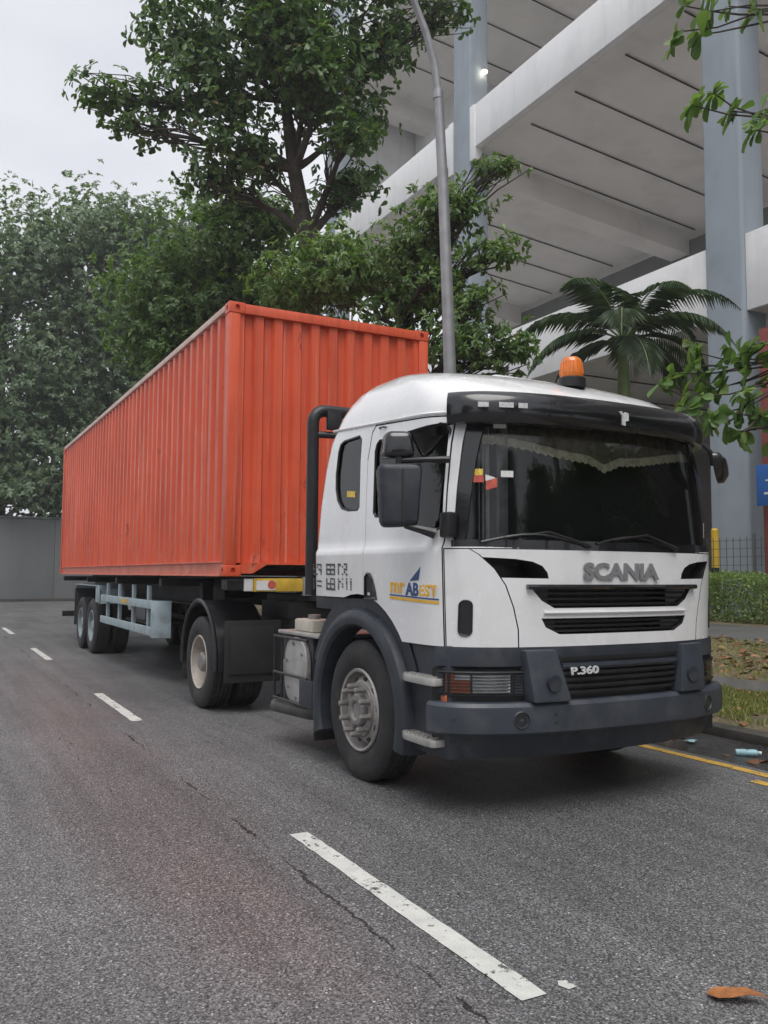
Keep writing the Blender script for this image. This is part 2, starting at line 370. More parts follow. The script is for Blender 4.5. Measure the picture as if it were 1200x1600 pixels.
def text_obj(name, s, m, parent, M, size, extrude=.003, offset=0., fit=None):
    me = text_mesh(s, size, extrude, offset)
    xs = [v.co.x for v in me.vertices]; ys = [v.co.y for v in me.vertices]
    cx, cyy = (min(xs)+max(xs))/2, (min(ys)+max(ys))/2
    k = (fit[0]/(max(xs)-min(xs)), fit[1]/(max(ys)-min(ys))) if fit else (1, 1)
    for v in me.vertices: v.co.x = (v.co.x-cx)*k[0]; v.co.y = (v.co.y-cyy)*k[1]
    me.transform(M); me.materials.clear()
    return link_mesh(name, me, m, parent, None)
def copy_tree(o, parent=None):
    c = o.copy(); col.objects.link(c); c.parent = parent
    for ch in list(o.children): copy_tree(ch, c)
    return c

# ================================================================== SETTING
g = MB(); S = 1500
g.add([(-S,-S,-.06),(S,-S,-.06),(S,S,-.06),(-S,S,-.06)], [(0,1,2,3)])
tag(g.build('ground', 'earth', None, ang=None), kind='structure')
rd = MB(); rd.add([(-12,-30,0),(5.72,-30,0),(5.72,47.9,0),(-12,47.9,0)], [(0,1,2,3)])
road = tag(rd.build('road', 'asphalt', None, ang=None), kind='structure')
# side road beyond the container, in front of the far wall
tag(MB().add([(5.72,34,-.004),(40,34,-.004),(40,47.9,-.004),(5.72,47.9,-.004)], [(0,1,2,3)]).build('side_road', 'asphalt', None, ang=None), kind='structure')
for y0, y1 in ((2.51, 4.66), (8.86, 11.08), (15.66, 18.2), (22.6, 25.2), (29.4, 32), (36.2, 38.8)):
    pts = []; n = 24
    for i in range(n+1):
        y = y0+(y1-y0)*i/n; pts.append((1.885+random.uniform(-.004, .004), y))
    for i in range(n, -1, -1):
        y = y0+(y1-y0)*i/n; pts.append((1.995+random.uniform(-.004, .004), y))
    MB().add([(x, y, .004) for x, y in pts], [tuple(range(len(pts)))]).build('lane_dash', 'lane_paint', road, ang=None)
MB().add([(2.085,2.50,.004),(2.125,2.505,.004),(2.12,2.56,.004),(2.09,2.57,.004),(2.07,2.54,.004)], [(0,1,2,3,4)]).build('paint_fleck', 'lane_paint', road, ang=None)
for (xa, xb, ya, yb) in ((5.53, 5.63, 4.32, 30.), (5.53, 5.63, -8., 4.27), (5.30, 5.40, -8, 4.36)):
    n = max(2, int((yb-ya)/.5)); L_ = [(xa+random.uniform(-.006, .006), ya+(yb-ya)*i/n) for i in range(n+1)]; Rr = [(xb+random.uniform(-.006, .006), ya+(yb-ya)*i/n) for i in range(n+1)]
    MB().add([(x, y, .004) for x, y in L_]+[(x, y, .004) for x, y in Rr], [(i, n+1+i, n+2+i, i+1) for i in range(n)]).build('yellow_line', 'yellow_paint', road, ang=None)
# wet gutter, worn kerb edge, verge rising to the footpath
def strip(name, m, prof, y0=-36., y1=34., dy=1., jit=0., parent=None, kind='structure'):
    n = int((y1-y0)/dy); b = MB(); k = len(prof); vs = []
    for i in range(n+1):
        y = y0+(y1-y0)*i/n
        for j, (x, z) in enumerate(prof):
            e = jit if 0 < j < k-1 else 0
            vs.append((x+random.uniform(-e, e), y, z+random.uniform(-e, e)*.35))
    b.add(vs, [(i*k+j, i*k+j+1, (i+1)*k+j+1, (i+1)*k+j) for i in range(n) for j in range(k-1)])
    o = b.build(name, m, parent, ang=60)
    return tag(o, kind=kind) if not parent else o
gut = strip('gutter', 'wet_asphalt', [(5.72,-.001),(6.0,-.012),(6.3,-.03),(6.62,-.02)], jit=.01)
def kerb():
    root = empty('kerb'); tag(root, kind='structure')
    y = -36.; ref = MB().box(-.11, .11, 0, .985, -.05, .075).mesh('kerb_stone', .025)
    while y < 34:
        o = link_mesh('kerb_stone', ref, 'kerb_wet', root); o.location = (6.72+random.uniform(-.012, .012), y, random.uniform(-.012, .008)); o.rotation_euler = (random.uniform(-.01, .01), 0, random.uniform(-.012, .012)); y += 1.0
kerb()
strip('verge_soil', 'soil', [(6.80,.06),(7.05,.10),(7.4,.13),(7.8,.17),(8.22,.2)], dy=.25, jit=.05)
strip('drain_channel', 'concrete', [(8.22,.2),(8.23,.05),(8.5,.02),(8.77,.05),(8.78,.24)], dy=2.)
strip('leafy_bank', 'soil', [(8.78,.24),(9.3,.27),(10.,.32),(10.8,.39),(11.7,.45)], dy=.4, jit=.06)
path = strip('footpath', 'path_paving', [(11.7,.40),(11.7,.45),(15.3,.45)], dy=42.)
strip('planting_bed', 'soil', [(15.3,.45),(15.6,.5),(17.2,.5),(17.6,.45)], dy=1., jit=.04)
tag(MB().add([(17.6,-40,.45),(40,-40,.45),(40,60,.45),(17.6,60,.45)], [(0,1,2,3)]).build('building_apron', 'concrete', None, ang=None), kind='structure')

# far boundary wall
wr = empty('boundary_wall', (10, 48, 0)); tag(wr, 'long plain grey concrete wall behind the container at end of road', 'wall')
xw = -30.
while xw < 24:
    box_obj('wall_panel', 'concrete_wall', wr, xw-10+.006, xw+6-10-.006, 0, .22, -.1, 4.25+random.uniform(-.01, .01), .015); xw += 6
box_obj('wall_coping', 'concrete_wall', wr, -40, 14, -.05, .27, 4.27, 4.37, .015)
box_obj('wall_plinth', 'kerb_wet', wr, -40, 14, -.28, -.003, -.1, .14, .02)

# ------------------------------------------------------------------ multi-storey ramp warehouse
B = empty('warehouse_building', (18.5, 15.6, .45))
tag(B, 'white multi-storey warehouse with deep open decks and blue-grey columns behind the cab', 'building')
def bpart(name, m, x0, x1, y0, y1, z0, z1, bevel=.0, parent=None):
    o = box_obj(name, m, parent or B, x0-18.5, x1-18.5, y0-15.6, y1-15.6, z0-.45, z1-.45, bevel); return o
COLS = [-22.5, -9.8, 2.9, 15.6, 28.3, 41.0]  # first two bays are out of view, added to darken windshield reflections
for yc in COLS:
    b = MB(); pl = rrect(18.46-18.5, 19.36-18.5, yc-.62-15.6, yc+.62-15.6, .1, 4)
    b.prism(pl, 2, 0, 32); b.build('column', 'column_blue', B)
for zb, zt in ((8.36, 10.40), (18.30, 20.02), (28.2, 30.1)):
    ys = [-32.] + COLS + [43.5]
    for i in range(len(ys)-1):
        a = ys[i]+.625 if i else ys[i]; e = ys[i+1]-.625 if i < len(ys)-2 else ys[i+1]
        if zb < 10: bpart('parapet', 'wall_white', 18.56, 18.80, a-.0, e, zb, zt, .02)
        else: bpart('parapet', 'wall_white', 18.50, 18.78, a, e, zb, zt, .02)
    if zb > 10:
        for yc in COLS:
            bpart('haunch', 'wall_white', 18.44, 18.80, yc-.95, yc-.628, zb-.5, zt-.003, .015)
            bpart('haunch', 'wall_white', 18.44, 18.80, yc+.628, yc+.95, zb-.5, zt-.003, .015)
    # deck: sloping soffit slab
    x0, x1 = 18.80, 36.
    for y0, y1 in zip(ys[:-1], ys[1:]):
        b = MB(); yA, yB = y0+.5-15.6 if y0 > -32 else y0-15.6, y1-.5-15.6 if y1 < 43.5 else y1-15.6
        X0, X1 = x0+.003-18.5, x1-18.5; zs = zb-.45+.02; dz = -.085*(x1-x0) if zb > 10 else 0
        b.hexa([(X0,yA,zs),(X1,yA,zs+dz),(X1,yB,zs+dz),(X0,yB,zs)], [(X0,yA,zs+.6),(X1,yA,zs+.6+dz),(X1,yB,zs+.6+dz),(X0,yB,zs+.6)])
        b.build('deck_slab', 'soffit', B)
        # services / panel joints run across the soffit
        yy = y0+1.9
        while yy < y1-1.0:
            p = MB(); zz = zs-.05
            xe = 30.5-18.5
            p.tube([(X0+.5, yy-15.6, zz-.0425), (xe, yy-15.6, zz-.085*(xe-X0-.0) if zb > 10 else zz)], .028, 5); p.build('soffit_pipe', 'joint_dark', B)
            yy += 2.45
    for yc in COLS:
        b = MB(); X0, X1 = 18.81-18.5, 36-18.5; zs = zb-.45; dz = -.085*17.2 if zb > 10 else 0
        b.hexa([(X0,yc-.55-15.6,zs-1.0),(X1,yc-.55-15.6,zs-1.0+dz),(X1,yc+.55-15.6,zs-1.0+dz),(X0,yc+.55-15.6,zs-1.0)], [(X0,yc-.55-15.6,zs+.5),(X1,yc-.55-15.6,zs+.5+dz),(X1,yc+.55-15.6,zs+.5+dz),(X0,yc+.55-15.6,zs+.5)])
        b.build('cross_beam', 'soffit', B, .01)
# inner longitudinal beams and rear walls
for zb in (18.3, 28.2):
    ys = [-32., -22.5, -16, -9.8, -3.5, 2.9, 9.2, 15.6, 21.8, 27.95, 34.3, 40.6, 43.5]
    for a, e in zip(ys[:-1], ys[1:]):
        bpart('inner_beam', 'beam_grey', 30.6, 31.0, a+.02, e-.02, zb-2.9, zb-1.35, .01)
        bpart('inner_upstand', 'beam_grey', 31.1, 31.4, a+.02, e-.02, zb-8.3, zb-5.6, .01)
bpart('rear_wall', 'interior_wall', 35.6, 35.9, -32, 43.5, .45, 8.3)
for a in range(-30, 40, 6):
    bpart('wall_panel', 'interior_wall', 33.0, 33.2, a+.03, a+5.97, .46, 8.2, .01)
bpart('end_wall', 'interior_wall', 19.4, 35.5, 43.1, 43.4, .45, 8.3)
bpart('gable_wall', 'wall_white', 19.45, 35.9, 42.6, 42.9, 18.95, 28.1)
bpart('stair_core', 'wall_white', 24.5, 29.5, 36.5, 42.5, 18.9, 32, .03)
for zb, lx, ly in ((8.36, 24, 19.0), (8.36, 24, 13.5), (8.36, 25, 24.6)):
    bpart('light_fitting', 'sticker_white', lx-.75, lx+.75, ly-.08, ly+.08, zb-.30, zb-.2, .01)
lz = MB(); lz.lathe([(0,.0001),(0,.10),(.06,.115),(.1,.06)], 16, (0,0,0), 2); bl = lz.build('deck_lamp', 'lamp_on', B); bl.location = (19.05-18.5, 27.5-15.6, 21.55-.45)
MB().tube([(19.05-18.5, 27.5-15.6, 21.69-.45), (19.05-18.5, 27.5-15.6, 21.8-.45), (19.05-18.5, 27.7-15.6, 21.8-.45)], .03, 6).build('lamp_bracket', 'steel_grey', B)

# red frame and blue sign by the column, bollard, mesh fence
rf = empty('loading_bay_frame', (18.3, 14.2, .45)); tag(rf, 'dull red steel frame beside the column at the picture edge', 'frame')
box_obj('upright', 'red_paint', rf, -.1, .1, -.35, .15, 0, 7.2, .01); box_obj('lintel', 'red_paint', rf, -.12, .12, -3.5, -.36, 6.6, 7.2, .01); box_obj('upright', 'red_paint', rf, -.1, .1, -4.0, -3.51, 0, 7.2, .01)
sg = empty('blue_sign', (17.95, 13.7, .45)); tag(sg, 'small blue sign with white marks on a post by the column', 'sign')
box_obj('sign_board', 'sign_blue', sg, -.02, .02, -.85, .62, 2.75, 3.75, .01)
box_obj('sign_post', 'steel_grey', sg, .03, .09, -.1, -.04, 0, 3.7)
for a, b_, c_, d_ in ((.15,.2,3.0,3.3),(.05,.35,3.34,3.38),(.22,.4,3.02,3.07),(-.2,-.1,3.0,3.3),(-.5,-.3,3.0,3.06),(-.5,-.42,3.1,3.35)):
    box_obj('sign_mark', 'sticker_white', sg, -.026, -.0225, a, b_, c_, d_)
bo = empty('bollard', (17.75, 15.45, .45)); tag(bo, 'yellow topped black bollard in front of the blue-grey column', 'bollard')
MB().lathe([(0,.09),(1.25,.09)], 14, (0,0,0), 2).build('post', 'chassis_black', bo); MB().lathe([(1.252,.095),(2.2,.095),(2.25,.06)], 14, (0,0,0), 2).build('sleeve', 'bollard_yellow', bo)
fe = empty('mesh_fence', (17.4, 8, .45)); tag(fe, 'grey wire mesh fence behind the clipped hedge', 'fence')
for i in range(9):
    y0 = -6+i*2.4
    box_obj('post', 'fence_green', fe, -.03, .03, y0-.03, y0+.03, 0, 2.05, .005)
    if i < 8:
        b = MB()
        for k in range(1, 12): b.box(-.006, .006, y0+k*.2-.006, y0+k*.2+.006, .1, 1.98)
        for k in range(10): b.box(-.0065, .0065, y0+.035, y0+2.365, .1+k*.2, .112+k*.2)
        b.build('mesh_panel', 'fence_green', fe)

# street lamp
sp = empty('street_lamp', (6.98, 10.78, .05)); tag(sp, 'tall grey steel street lamp leaning over the road behind the cab', 'street lamp')
px_ = [(0,0,0),(-.03,.01,1.2),(-.10,.02,3.4),(-.17,.03,5.4),(-.25,.04,7.3),(-.33,.05,8.7)]
MB().tube(px_, [.11,.105,.10,.09,.08,.072], 14).build('pole', 'lamp_grey', sp)
MB().tube([(-.33,.05,8.71),(-.40,.05,9.2),(-.55,.05,9.65),(-.80,.05,10.15),(-1.15,.05,10.6),(-1.7,.05,10.95),(-2.4,.05,11.15)], [.062,.06,.056,.052,.05,.046,.042], 12).build('arm', 'lamp_grey', sp)
MB().lathe([(8.66,.078),(8.8,.078)], 14, (-.335,.05,0), 2).build('collar', 'lamp_grey', sp)
MB().box(-3.15,-2.35,-.1,.2,11.08,11.24).build('lamp_head', 'lamp_grey', sp, .04)
box_obj('access_hatch', 'steel_grey', sp, -.16, -.1, -.06, .08, .6, 1.1, .01); MB().lathe([(0,.2),(.03,.2),(.05,.13)], 16, (0,0,0), 2).build('base_flange', 'lamp_grey', sp)

# ================================================================== SHIPPING CONTAINER
CX0, CX1, CY0, CY1, CZ0, CZ1 = 2.729, 5.167, 8.6255, 20.8175, 1.444, 4.340
K = empty('shipping_container', (CX0, CY0, CZ0)); tag(K, 'weathered orange corrugated forty foot shipping container on the trailer', 'container')
CW, CL, CH = CX1-CX0, CY1-CY0, CZ1-CZ0
def corr(axis, fixed, a0, a1, z0, z1, pitch, depth, outward, flat=.32, slope=.18):
    # trapezoidal corrugation along a; 'fixed' is the outer plane, recess goes inward
    n = max(1, round((a1-a0)/pitch)); p = (a1-a0)/n; prof = []
    for i in range(n):
        s = a0+i*p; prof += [(s, 0), (s+p*flat*.5, 0), (s+p*(flat*.5+slope), 1), (s+p*(1-flat*.5-slope), 1), (s+p*(1-flat*.5), 0)]
    prof.append((a1, 0))
    b = MB(); nz = 3; k = len(prof)
    for j in range(nz):
        z = z0+(z1-z0)*j/(nz-1)
        for a, d in prof:
            f = fixed-outward*d*depth; b.v.append((f, a, z) if axis == 0 else (a, f, z))
    for j in range(nz-1):
        for i in range(k-1): b.f.append((j*k+i, j*k+i+1, (j+1)*k+i+1, (j+1)*k+i))
    return b
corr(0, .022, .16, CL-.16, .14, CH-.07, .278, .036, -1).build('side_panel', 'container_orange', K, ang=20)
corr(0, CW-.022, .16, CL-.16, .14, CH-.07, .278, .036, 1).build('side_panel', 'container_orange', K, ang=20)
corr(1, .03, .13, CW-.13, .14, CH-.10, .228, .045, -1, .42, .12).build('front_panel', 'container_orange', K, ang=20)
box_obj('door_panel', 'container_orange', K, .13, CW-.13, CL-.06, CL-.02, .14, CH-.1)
corr(0, 0, 0, 0.0001, 0, 1, 1, 0, 1) if False else None
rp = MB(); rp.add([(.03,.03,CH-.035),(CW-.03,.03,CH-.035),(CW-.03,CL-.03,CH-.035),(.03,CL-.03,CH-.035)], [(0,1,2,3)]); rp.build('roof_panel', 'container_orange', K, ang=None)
box_obj('floor_deck', 'chassis_black', K, .05, CW-.05, .1, CL-.1, .10, .135)
for x0, x1 in ((.0, .06), (CW-.06, CW)):
    box_obj('top_rail', 'container_fade_sheen', K, x0, x1, .178, CL-.178, CH-.075, CH-.008, .006)
for x0, x1 in ((.0, .05), (CW-.05, CW)):
    b = MB(); s = 1 if x0 == 0 else -1; e = x0 if s == 1 else x1
    pr = [(e+s*.05, .0), (e, .0), (e, .012), (e+s*.03, .016), (e+s*.03, .135), (e+s*.004, .145), (e+s*.004, .157), (e+s*.05, .157)]
    b.prism(pr, 1, .178, CL-.178); b.build('bottom_rail', 'container_rail', K)
for y0, y1, nm in ((0, .07, 'front_header'), (CL-.07, CL, 'rear_header')):
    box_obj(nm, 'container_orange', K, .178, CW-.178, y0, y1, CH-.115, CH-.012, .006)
# front sill with the gooseneck tunnel
b = MB(); xm = CW/2
poly = [(.178,.145),(.178,.03),(.30,.03),(.46,.125),(1.0,.125),(1.06,.02),(1.12,.02),(1.2,.125),(CW-1.2,.125),(CW-1.12,.02),(CW-1.06,.02),(CW-1.0,.125),(CW-.46,.125),(CW-.30,.03),(CW-.178,.03),(CW-.178,.145)]
b.prism(poly, 1, 0.0, .06); b.build('front_sill', 'container_orange', K)
box_obj('rear_sill', 'container_orange', K, .178, CW-.178, CL-.06, CL, 0, .14)
for x0, x1 in ((.0, .13), (CW-.13, CW)):
    for y0, y1 in ((0, .12), (CL-.12, CL)):
        box_obj('corner_post', 'container_orange', K, x0+.004, x1-.004, y0+.004, y1-.004, .119, CH-.119, .012)
cast0 = MB().box(0, .178, 0, .162, 0, .118).mesh('corner_casting', .008)
cut = MB(); cut.prism(rrect(.065, .115, .03, .09, .024, 4), 1, -.05, .03); cast0 = boolean(cast0, cut.mesh())
cut = MB(); cut.prism(rrect(.055, .105, .03, .09, .024, 4), 0, -.05, .03); cast0 = boolean(cast0, cut.mesh())
cut = MB(); cut.box(.06, .12, -.0, .0001, 0, .0001)
for sx in (0, 1):
    for sy in (0, 1):
        for zz in (0, CH-.118):
            o = link_mesh('corner_casting', cast0, 'container_orange', K); o.location = (CW if sx else 0, CL if sy else 0, zz); o.scale = (-1 if sx else 1, -1 if sy else 1, 1)
            d = box_obj('casting_void', 'joint_dark', o, .032, .15, .032, .13, .02, .1)

# ================================================================== SEMI TRAILER
T = empty('semi_trailer', (3.948, 16.8, 0)); tag(T, 'pale blue skeletal container trailer with side guard rails and twin axles', 'trailer')
def tb(name, m, x0, x1, y0, y1, z0, z1, bevel=.006): return box_obj(name, m, T, x0-3.948, x1-3.948, y0-16.8, y1-16.8, z0, z1, bevel)
for xc in (3.5, 4.396):
    tb('main_beam', 'chassis_black', xc-.07, xc+.07, 11.0, 20.7, 1.02, 1.03+.02); tb('main_beam', 'chassis_black', xc-.01, xc+.01, 11.0, 20.7, 1.052, 1.40); tb('main_beam', 'chassis_black', xc-.07, xc+.07, 8.75, 20.7, 1.402, 1.43)
    tb('gooseneck_beam', 'trailer_blue', xc-.06, xc+.06, 8.75, 11.0, 1.27, 1.398)
for yc in (8.78, 11.6, 14.6, 17.4, 20.55):
    tb('bolster', 'chassis_black', 2.79, 5.10, yc-.07, yc+.07, 1.30, 1.40)
for yc in (12.4, 13.3, 15.5, 16.4, 18.6, 19.5):
    tb('cross_member', 'chassis_black', 3.52, 4.38, yc-.04, yc+.04, 1.12, 1.28)
tb('marker_board', 'plate_yellow', 3.06, 3.62, 8.668, 8.70, 1.285, 1.425); tb('marker_patch', 'sticker_white', 2.96, 3.055, 8.668, 8.70, 1.29, 1.42)
tb('marker_patch', 'sticker_white', 3.09, 3.30, 8.660, 8.6675, 1.30, 1.40, 0); MB().lathe([(-.002,.045),(.002,.045)], 16, (3.26-3.948, 8.657-16.8, 1.36), 1).build('marker_disc', 'sticker_red', T)
tb('marker_bracket', 'rim_blue', 3.625, 3.72, 8.668, 8.72, 1.24, 1.44)
# landing gear
for xc in (3.25, 4.65):
    tb('landing_leg', 'chassis_black', xc-.07, xc+.07, 10.95, 11.09, .45, 1.35); tb('landing_foot', 'chassis_black', xc-.13, xc+.13, 10.9, 11.14, .40, .448)
tb('leg_brace', 'chassis_black', 3.33, 4.57, 10.99, 11.05, .8, .86)
# side guards (near side and far side)
for s, xo in ((1, 2.755), (-1, 5.141)):
    for z0 in (.62, .985):
        tb('guard_rail', 'trailer_blue', xo if s > 0 else xo-.04, xo+.04 if s > 0 else xo, 11.95, 15.75, z0, z0+.115)
    for yc in (12.35, 13.35, 14.4, 15.4):
        xa = xo+.043 if s > 0 else xo-.043-.05
        tb('guard_post', 'trailer_blue', xa, xa+.05, yc-.045, yc+.045, .60, 1.30)
    xa, xb = (xo-.004, xo+.22) if s > 0 else (xo-.42, xo+.004)
    b = MB(); b.hexa([(xa-3.948,11.85-16.8,.60),(xb-3.948,11.70-16.8,.60),(xb-3.948,11.78-16.8,.60),(xa-3.948,11.93-16.8,.60)], [(xa-3.948,11.85-16.8,1.10),(xb-3.948,11.70-16.8,1.10),(xb-3.948,11.78-16.8,1.10),(xa-3.948,11.93-16.8,1.10)]) if s > 0 else b.box(xa-3.948, xb-3.948, 11.8-16.8, 11.9-16.8, .6, 1.1)
    b.build('guard_end_plate', 'trailer_blue', T, .006)
tb('guard_reflector', 'plate_yellow', 2.750, 2.7545, 13.5, 13.95, 1.01, 1.075, 0)
tb('spare_rack', 'chassis_black', 3.0, 3.44, 12.5, 14.8, .70, .74); tb('tool_box', 'steel_grey', 3.05, 3.42, 13.6, 14.5, .745, .98)
# wheels -------------------------------------------------------------
def tyre_mesh(r=.498, wdt=.29, rim=.287):
    h = wdt/2; p = [(-h*.80, rim), (-h*.97, rim+.04), (-h*1.02, rim+.10), (-h*.99, r-.065), (-h*.90, r-.022), (-h*.80, r-.006)]
    tread = []
    for k in range(5):
        c0 = -h*.78+k*(h*1.56/5); c1 = c0+h*1.56/5
        tread += [(c0+.004, r), (c1-.006, r), (c1-.004, r-.012), (c1+.001, r-.012)]
    p = p+tread[:-2]+[(h*.80, r-.006), (h*.90, r-.022), (h*.99, r-.065), (h*1.02, rim+.10), (h*.97, rim+.04), (h*.80, rim)]
    b = MB(); b.lathe(p, 56, (0,0,0), 0, closed=True); return b.mesh('tyre')
TYRE = tyre_mesh()
def nut_mesh(l=.05, r=.019):
    b = MB(); b.lathe([(0, r*1.25), (-.008, r*1.25), (-.009, r), (-l, r*.9), (-l-.006, r*.5)], 8, (0,0,0), 0); return b.mesh('wheel_nut')
NUT = nut_mesh(); NUTL = nut_mesh(.075, .021)
def wheel(parent, loc, style, flip=False, inner=False):
    # outward side is -x of the wheel
    if style == 'front':
        prof = [(.10,.27),(-.135,.272),(-.142,.288),(-.128,.296),(-.120,.280),(-.060,.262),(-.045,.250),(-.085,.236),(-.115,.20),(-.120,.150),(-.120,.118),(-.10,.10)]
        m = 'rim_grey'
    else:
        prof = [(.12,.27),(-.130,.272),(-.138,.288),(-.124,.296),(-.118,.276),(-.07,.262),(.02,.250),(.045,.236),(.045,.12),(.05,.10)]
        m = 'rim_beige' if style == 'drive' else 'rim_blue'
    b = MB(); b.lathe(prof, 48, (0,0,0), 0); w_ = b.build('wheel', m, parent, ang=28); w_.location = loc
    if flip: w_.rotation_euler = (0, 0, math.pi)
    link_mesh('tyre', TYRE, 'rubber', w_, 28)
    if inner:
        o = link_mesh('inner_tyre', TYRE, 'rubber', w_, 28); o.location.x = .33
    if style == 'front':
        MB().lathe([(-.09,.118),(-.150,.116),(-.165,.104),(-.168,.075),(-.160,.06),(-.150,.058)], 32, (0,0,0), 0).build('hub', 'hub_grey', w_)
        MB().lathe([(-.118,.196),(-.132,.192),(-.132,.146),(-.118,.142)], 40, (0,0,0), 0).build('nut_ring', 'hub_grey', w_)
        rn, xn, nm = .169, -.132, NUTL
    else:
        MB().lathe([(.05,.118),(-.06,.116),(-.10,.105),(-.118,.085),(-.12,.03)], 28, (0,0,0), 0).build('hub', 'hub_grey' if style == 'drive' else 'rim_blue', w_)
        rn, xn, nm = .168, .045, NUT
    for k in range(10):
        t = 2*math.pi*k/10+.17; o = link_mesh('wheel_nut', nm, 'hub_grey', w_); o.location = (xn, rn*math.cos(t), rn*math.sin(t))
    xh, rh = (-.101, .218) if style == 'front' else (.0435, .214)
    for k in range(10 if style == 'front' else 8):
        t = 2*math.pi*(k+.5)/(10 if style == 'front' else 8)+.17
        hb = MB(); hb.lathe([(-.002,.001),(-.002,.021),(.004,.021)], 12, (0,0,0), 0); o = hb.build('hand_hole', 'joint_dark', w_); o.location = (xh-.004, rh*math.cos(t), rh*math.sin(t))
        if style == 'front': o.rotation_euler = (0, 0, 0)
    return w_
for yc in (16.75, 17.95):
    for s in (-1, 1):
        wheel(T, (s*1.04, yc-16.8, .498), 'trailer', flip=(s > 0), inner=True)
    MB().tube([(-.9, yc-16.8, .498), (.9, yc-16.8, .498)], .065, 10).build('axle', 'chassis_black', T)
    for xc in (-.5, .5): box_obj('leaf_spring', 'chassis_black', T, xc-.05, xc+.05, yc-.5-16.8, yc+.5-16.8, .60, .68, .01); box_obj('hanger_bracket', 'chassis_black', T, xc-.06, xc+.06, yc-.62-16.8, yc-.5-16.8, .6, 1.02, .01)
for s in (-1, 1):       # trailer mudguards: front drop plate, top plate
    xa, xb = (-1.19, -.72) if s < 0 else (.72, 1.19)
    b = MB(); pl = [(-.85,.93),(-.74,1.18),(-.58,1.255),(1.72,1.255),(1.86,1.18),(1.83,1.16),(1.70,1.235),(-.57,1.235),(-.72,1.165),(-.83,.93)]
    b.prism(pl, 0, xa, xb); b.build('mudguard', 'trailer_blue', T)
    box_obj('mudguard_skirt', 'trailer_blue', T, xa, xa+.02, -.86, -.52, .95, 1.25, .004)
    box_obj('mud_flap', 'rubber', T, xa, xb, 1.87, 1.89, .42, 1.2, .004)
box_obj('rear_bumper', 'chassis_black', T, -1.15, 1.15, 3.85, 3.97, .5, .62, .01)
for xc in (-.6, .6): box_obj('bumper_drop', 'chassis_black', T, xc-.04, xc+.04, 3.84, 3.92, .621, 1.02, .005)

# ================================================================== TRACTOR UNIT  (local y = 0 at the front axle, forward is -y, near side is -x)
TR = empty('truck', (4.0008, 5.6847, 0), .0172)
tag(TR, 'white flat-nosed tractor truck with black sun visor and amber roof beacon, parked at the kerb', 'truck')
SEC = [(1.03,1.20,-1.412,.83),(1.30,1.205,-1.42,.83),(1.64,1.212,-1.425,.83),(1.68,1.196,-1.42,.828),(1.72,1.194,-1.42,.825),(2.0,1.19,-1.395,.785),(2.3,1.182,-1.36,.71),(2.5,1.172,-1.325,.63),
       (2.58,1.163,-1.29,.60),(2.68,1.14,-1.20,.585),(2.78,1.10,-1.03,.56),(2.86,1.045,-.82,.525),(2.92,.97,-.58,.48),(2.955,.88,-.36,.42),(2.975,.76,-.16,.34),(2.985,.60,.0,.26)]
def sec(z):
    for a, b in zip(SEC[:-1], SEC[1:]):
        if a[0] <= z <= b[0]+1e-9:
            k = (z-a[0])/(b[0]-a[0]); return [a[i]+(b[i]-a[i])*k for i in (1, 2, 3)]
    return list(SEC[-1][1:]) if z > 3 else list(SEC[0][1:])
def spow(c, e): return math.copysign(abs(c)**e, c)
def front_xy(wd, yf, b, n, t):      # t = 0 near side (-x) .. pi far side
    return (-wd*spow(math.cos(t), 2/n), yf+b-b*abs(math.sin(t))**(2/n))
def ring(wd, yf, yr, b=.52, n=2.5, rr=.13, nf=56):
    b = min(b, max(.05, (yr-yf)*.45)); rr = min(rr, wd*.4, (yr-yf)*.3)
    p = []
    for i in range(nf+1):           # uneven parameter keeps points even along the curve
        t = math.pi*i/nf; p.append(front_xy(wd, yf, b, n, t))
    y0 = yf+b; y1 = yr-rr
    for i in range(1, 9): p.append((wd, y0+(y1-y0)*i/8))
    for i in range(1, 7): a = R(90*i/6); p.append((wd-rr+rr*math.cos(a), y1+rr*math.sin(a)))
    for i in range(1, 8): p.append((wd-rr-(2*wd-2*rr)*i/8, yr))
    for i in range(0, 7): a = R(90+90*i/6); p.append((-wd+rr+rr*math.cos(a), y1+rr*math.sin(a)))
    for i in range(1, 8): p.append((-wd, y1+(y0-y1)*i/8))
    return p
def cab_solid(off=0., z0=1.03):
    zs = [z0, 1.06, 1.09, 1.12, 1.15, 1.18, 1.22, 1.26, 1.30, 1.34, 1.38, 1.42, 1.46, 1.50, 1.54, 1.57, 1.61, 1.64, 1.655, 1.68, 1.72, 1.76, 1.80, 1.85, 1.9, 2.0, 2.15, 2.3, 2.4, 2.5, 2.54, 2.58, 2.63, 2.68, 2.73, 2.78, 2.82, 2.86, 2.89, 2.92, 2.938, 2.955, 2.965, 2.975, 2.985]
    if off: zs = [z for z in zs if z <= 2.93]
    b = MB(); m = None
    for z in zs:
        wd, yf, yr = sec(z); rr = .13 if z < 2.5 else .13+.25*(z-2.5)/.5
        r = ring(wd-off, yf+off, yr-off, .52 if z < 2.5 else .52-.2*(z-2.5), 2.5, rr)
        m = len(r); b.v += [(x, y, z) for x, y in r]
    k = len(zs)
    for i in range(k-1):
        for j in range(m): b.f.append((i*m+j, i*m+(j+1) % m, (i+1)*m+(j+1) % m, (i+1)*m+j))
    b.f.append(tuple(range(m-1, -1, -1))); b.f.append(tuple((k-1)*m+j for j in range(m)))
    return b.mesh('cab')
shell = boolean(cab_solid(), cab_solid(.045, 1.09))
def PR(poly, axis, lo, hi): return MB().prism(poly, axis, lo, hi).mesh()
BX = lambda *a: MB().box(*a).mesh()
arch = [(0.83*math.cos(2*math.pi*i/48), .5+.83*math.sin(2*math.pi*i/48)) for i in range(48)]
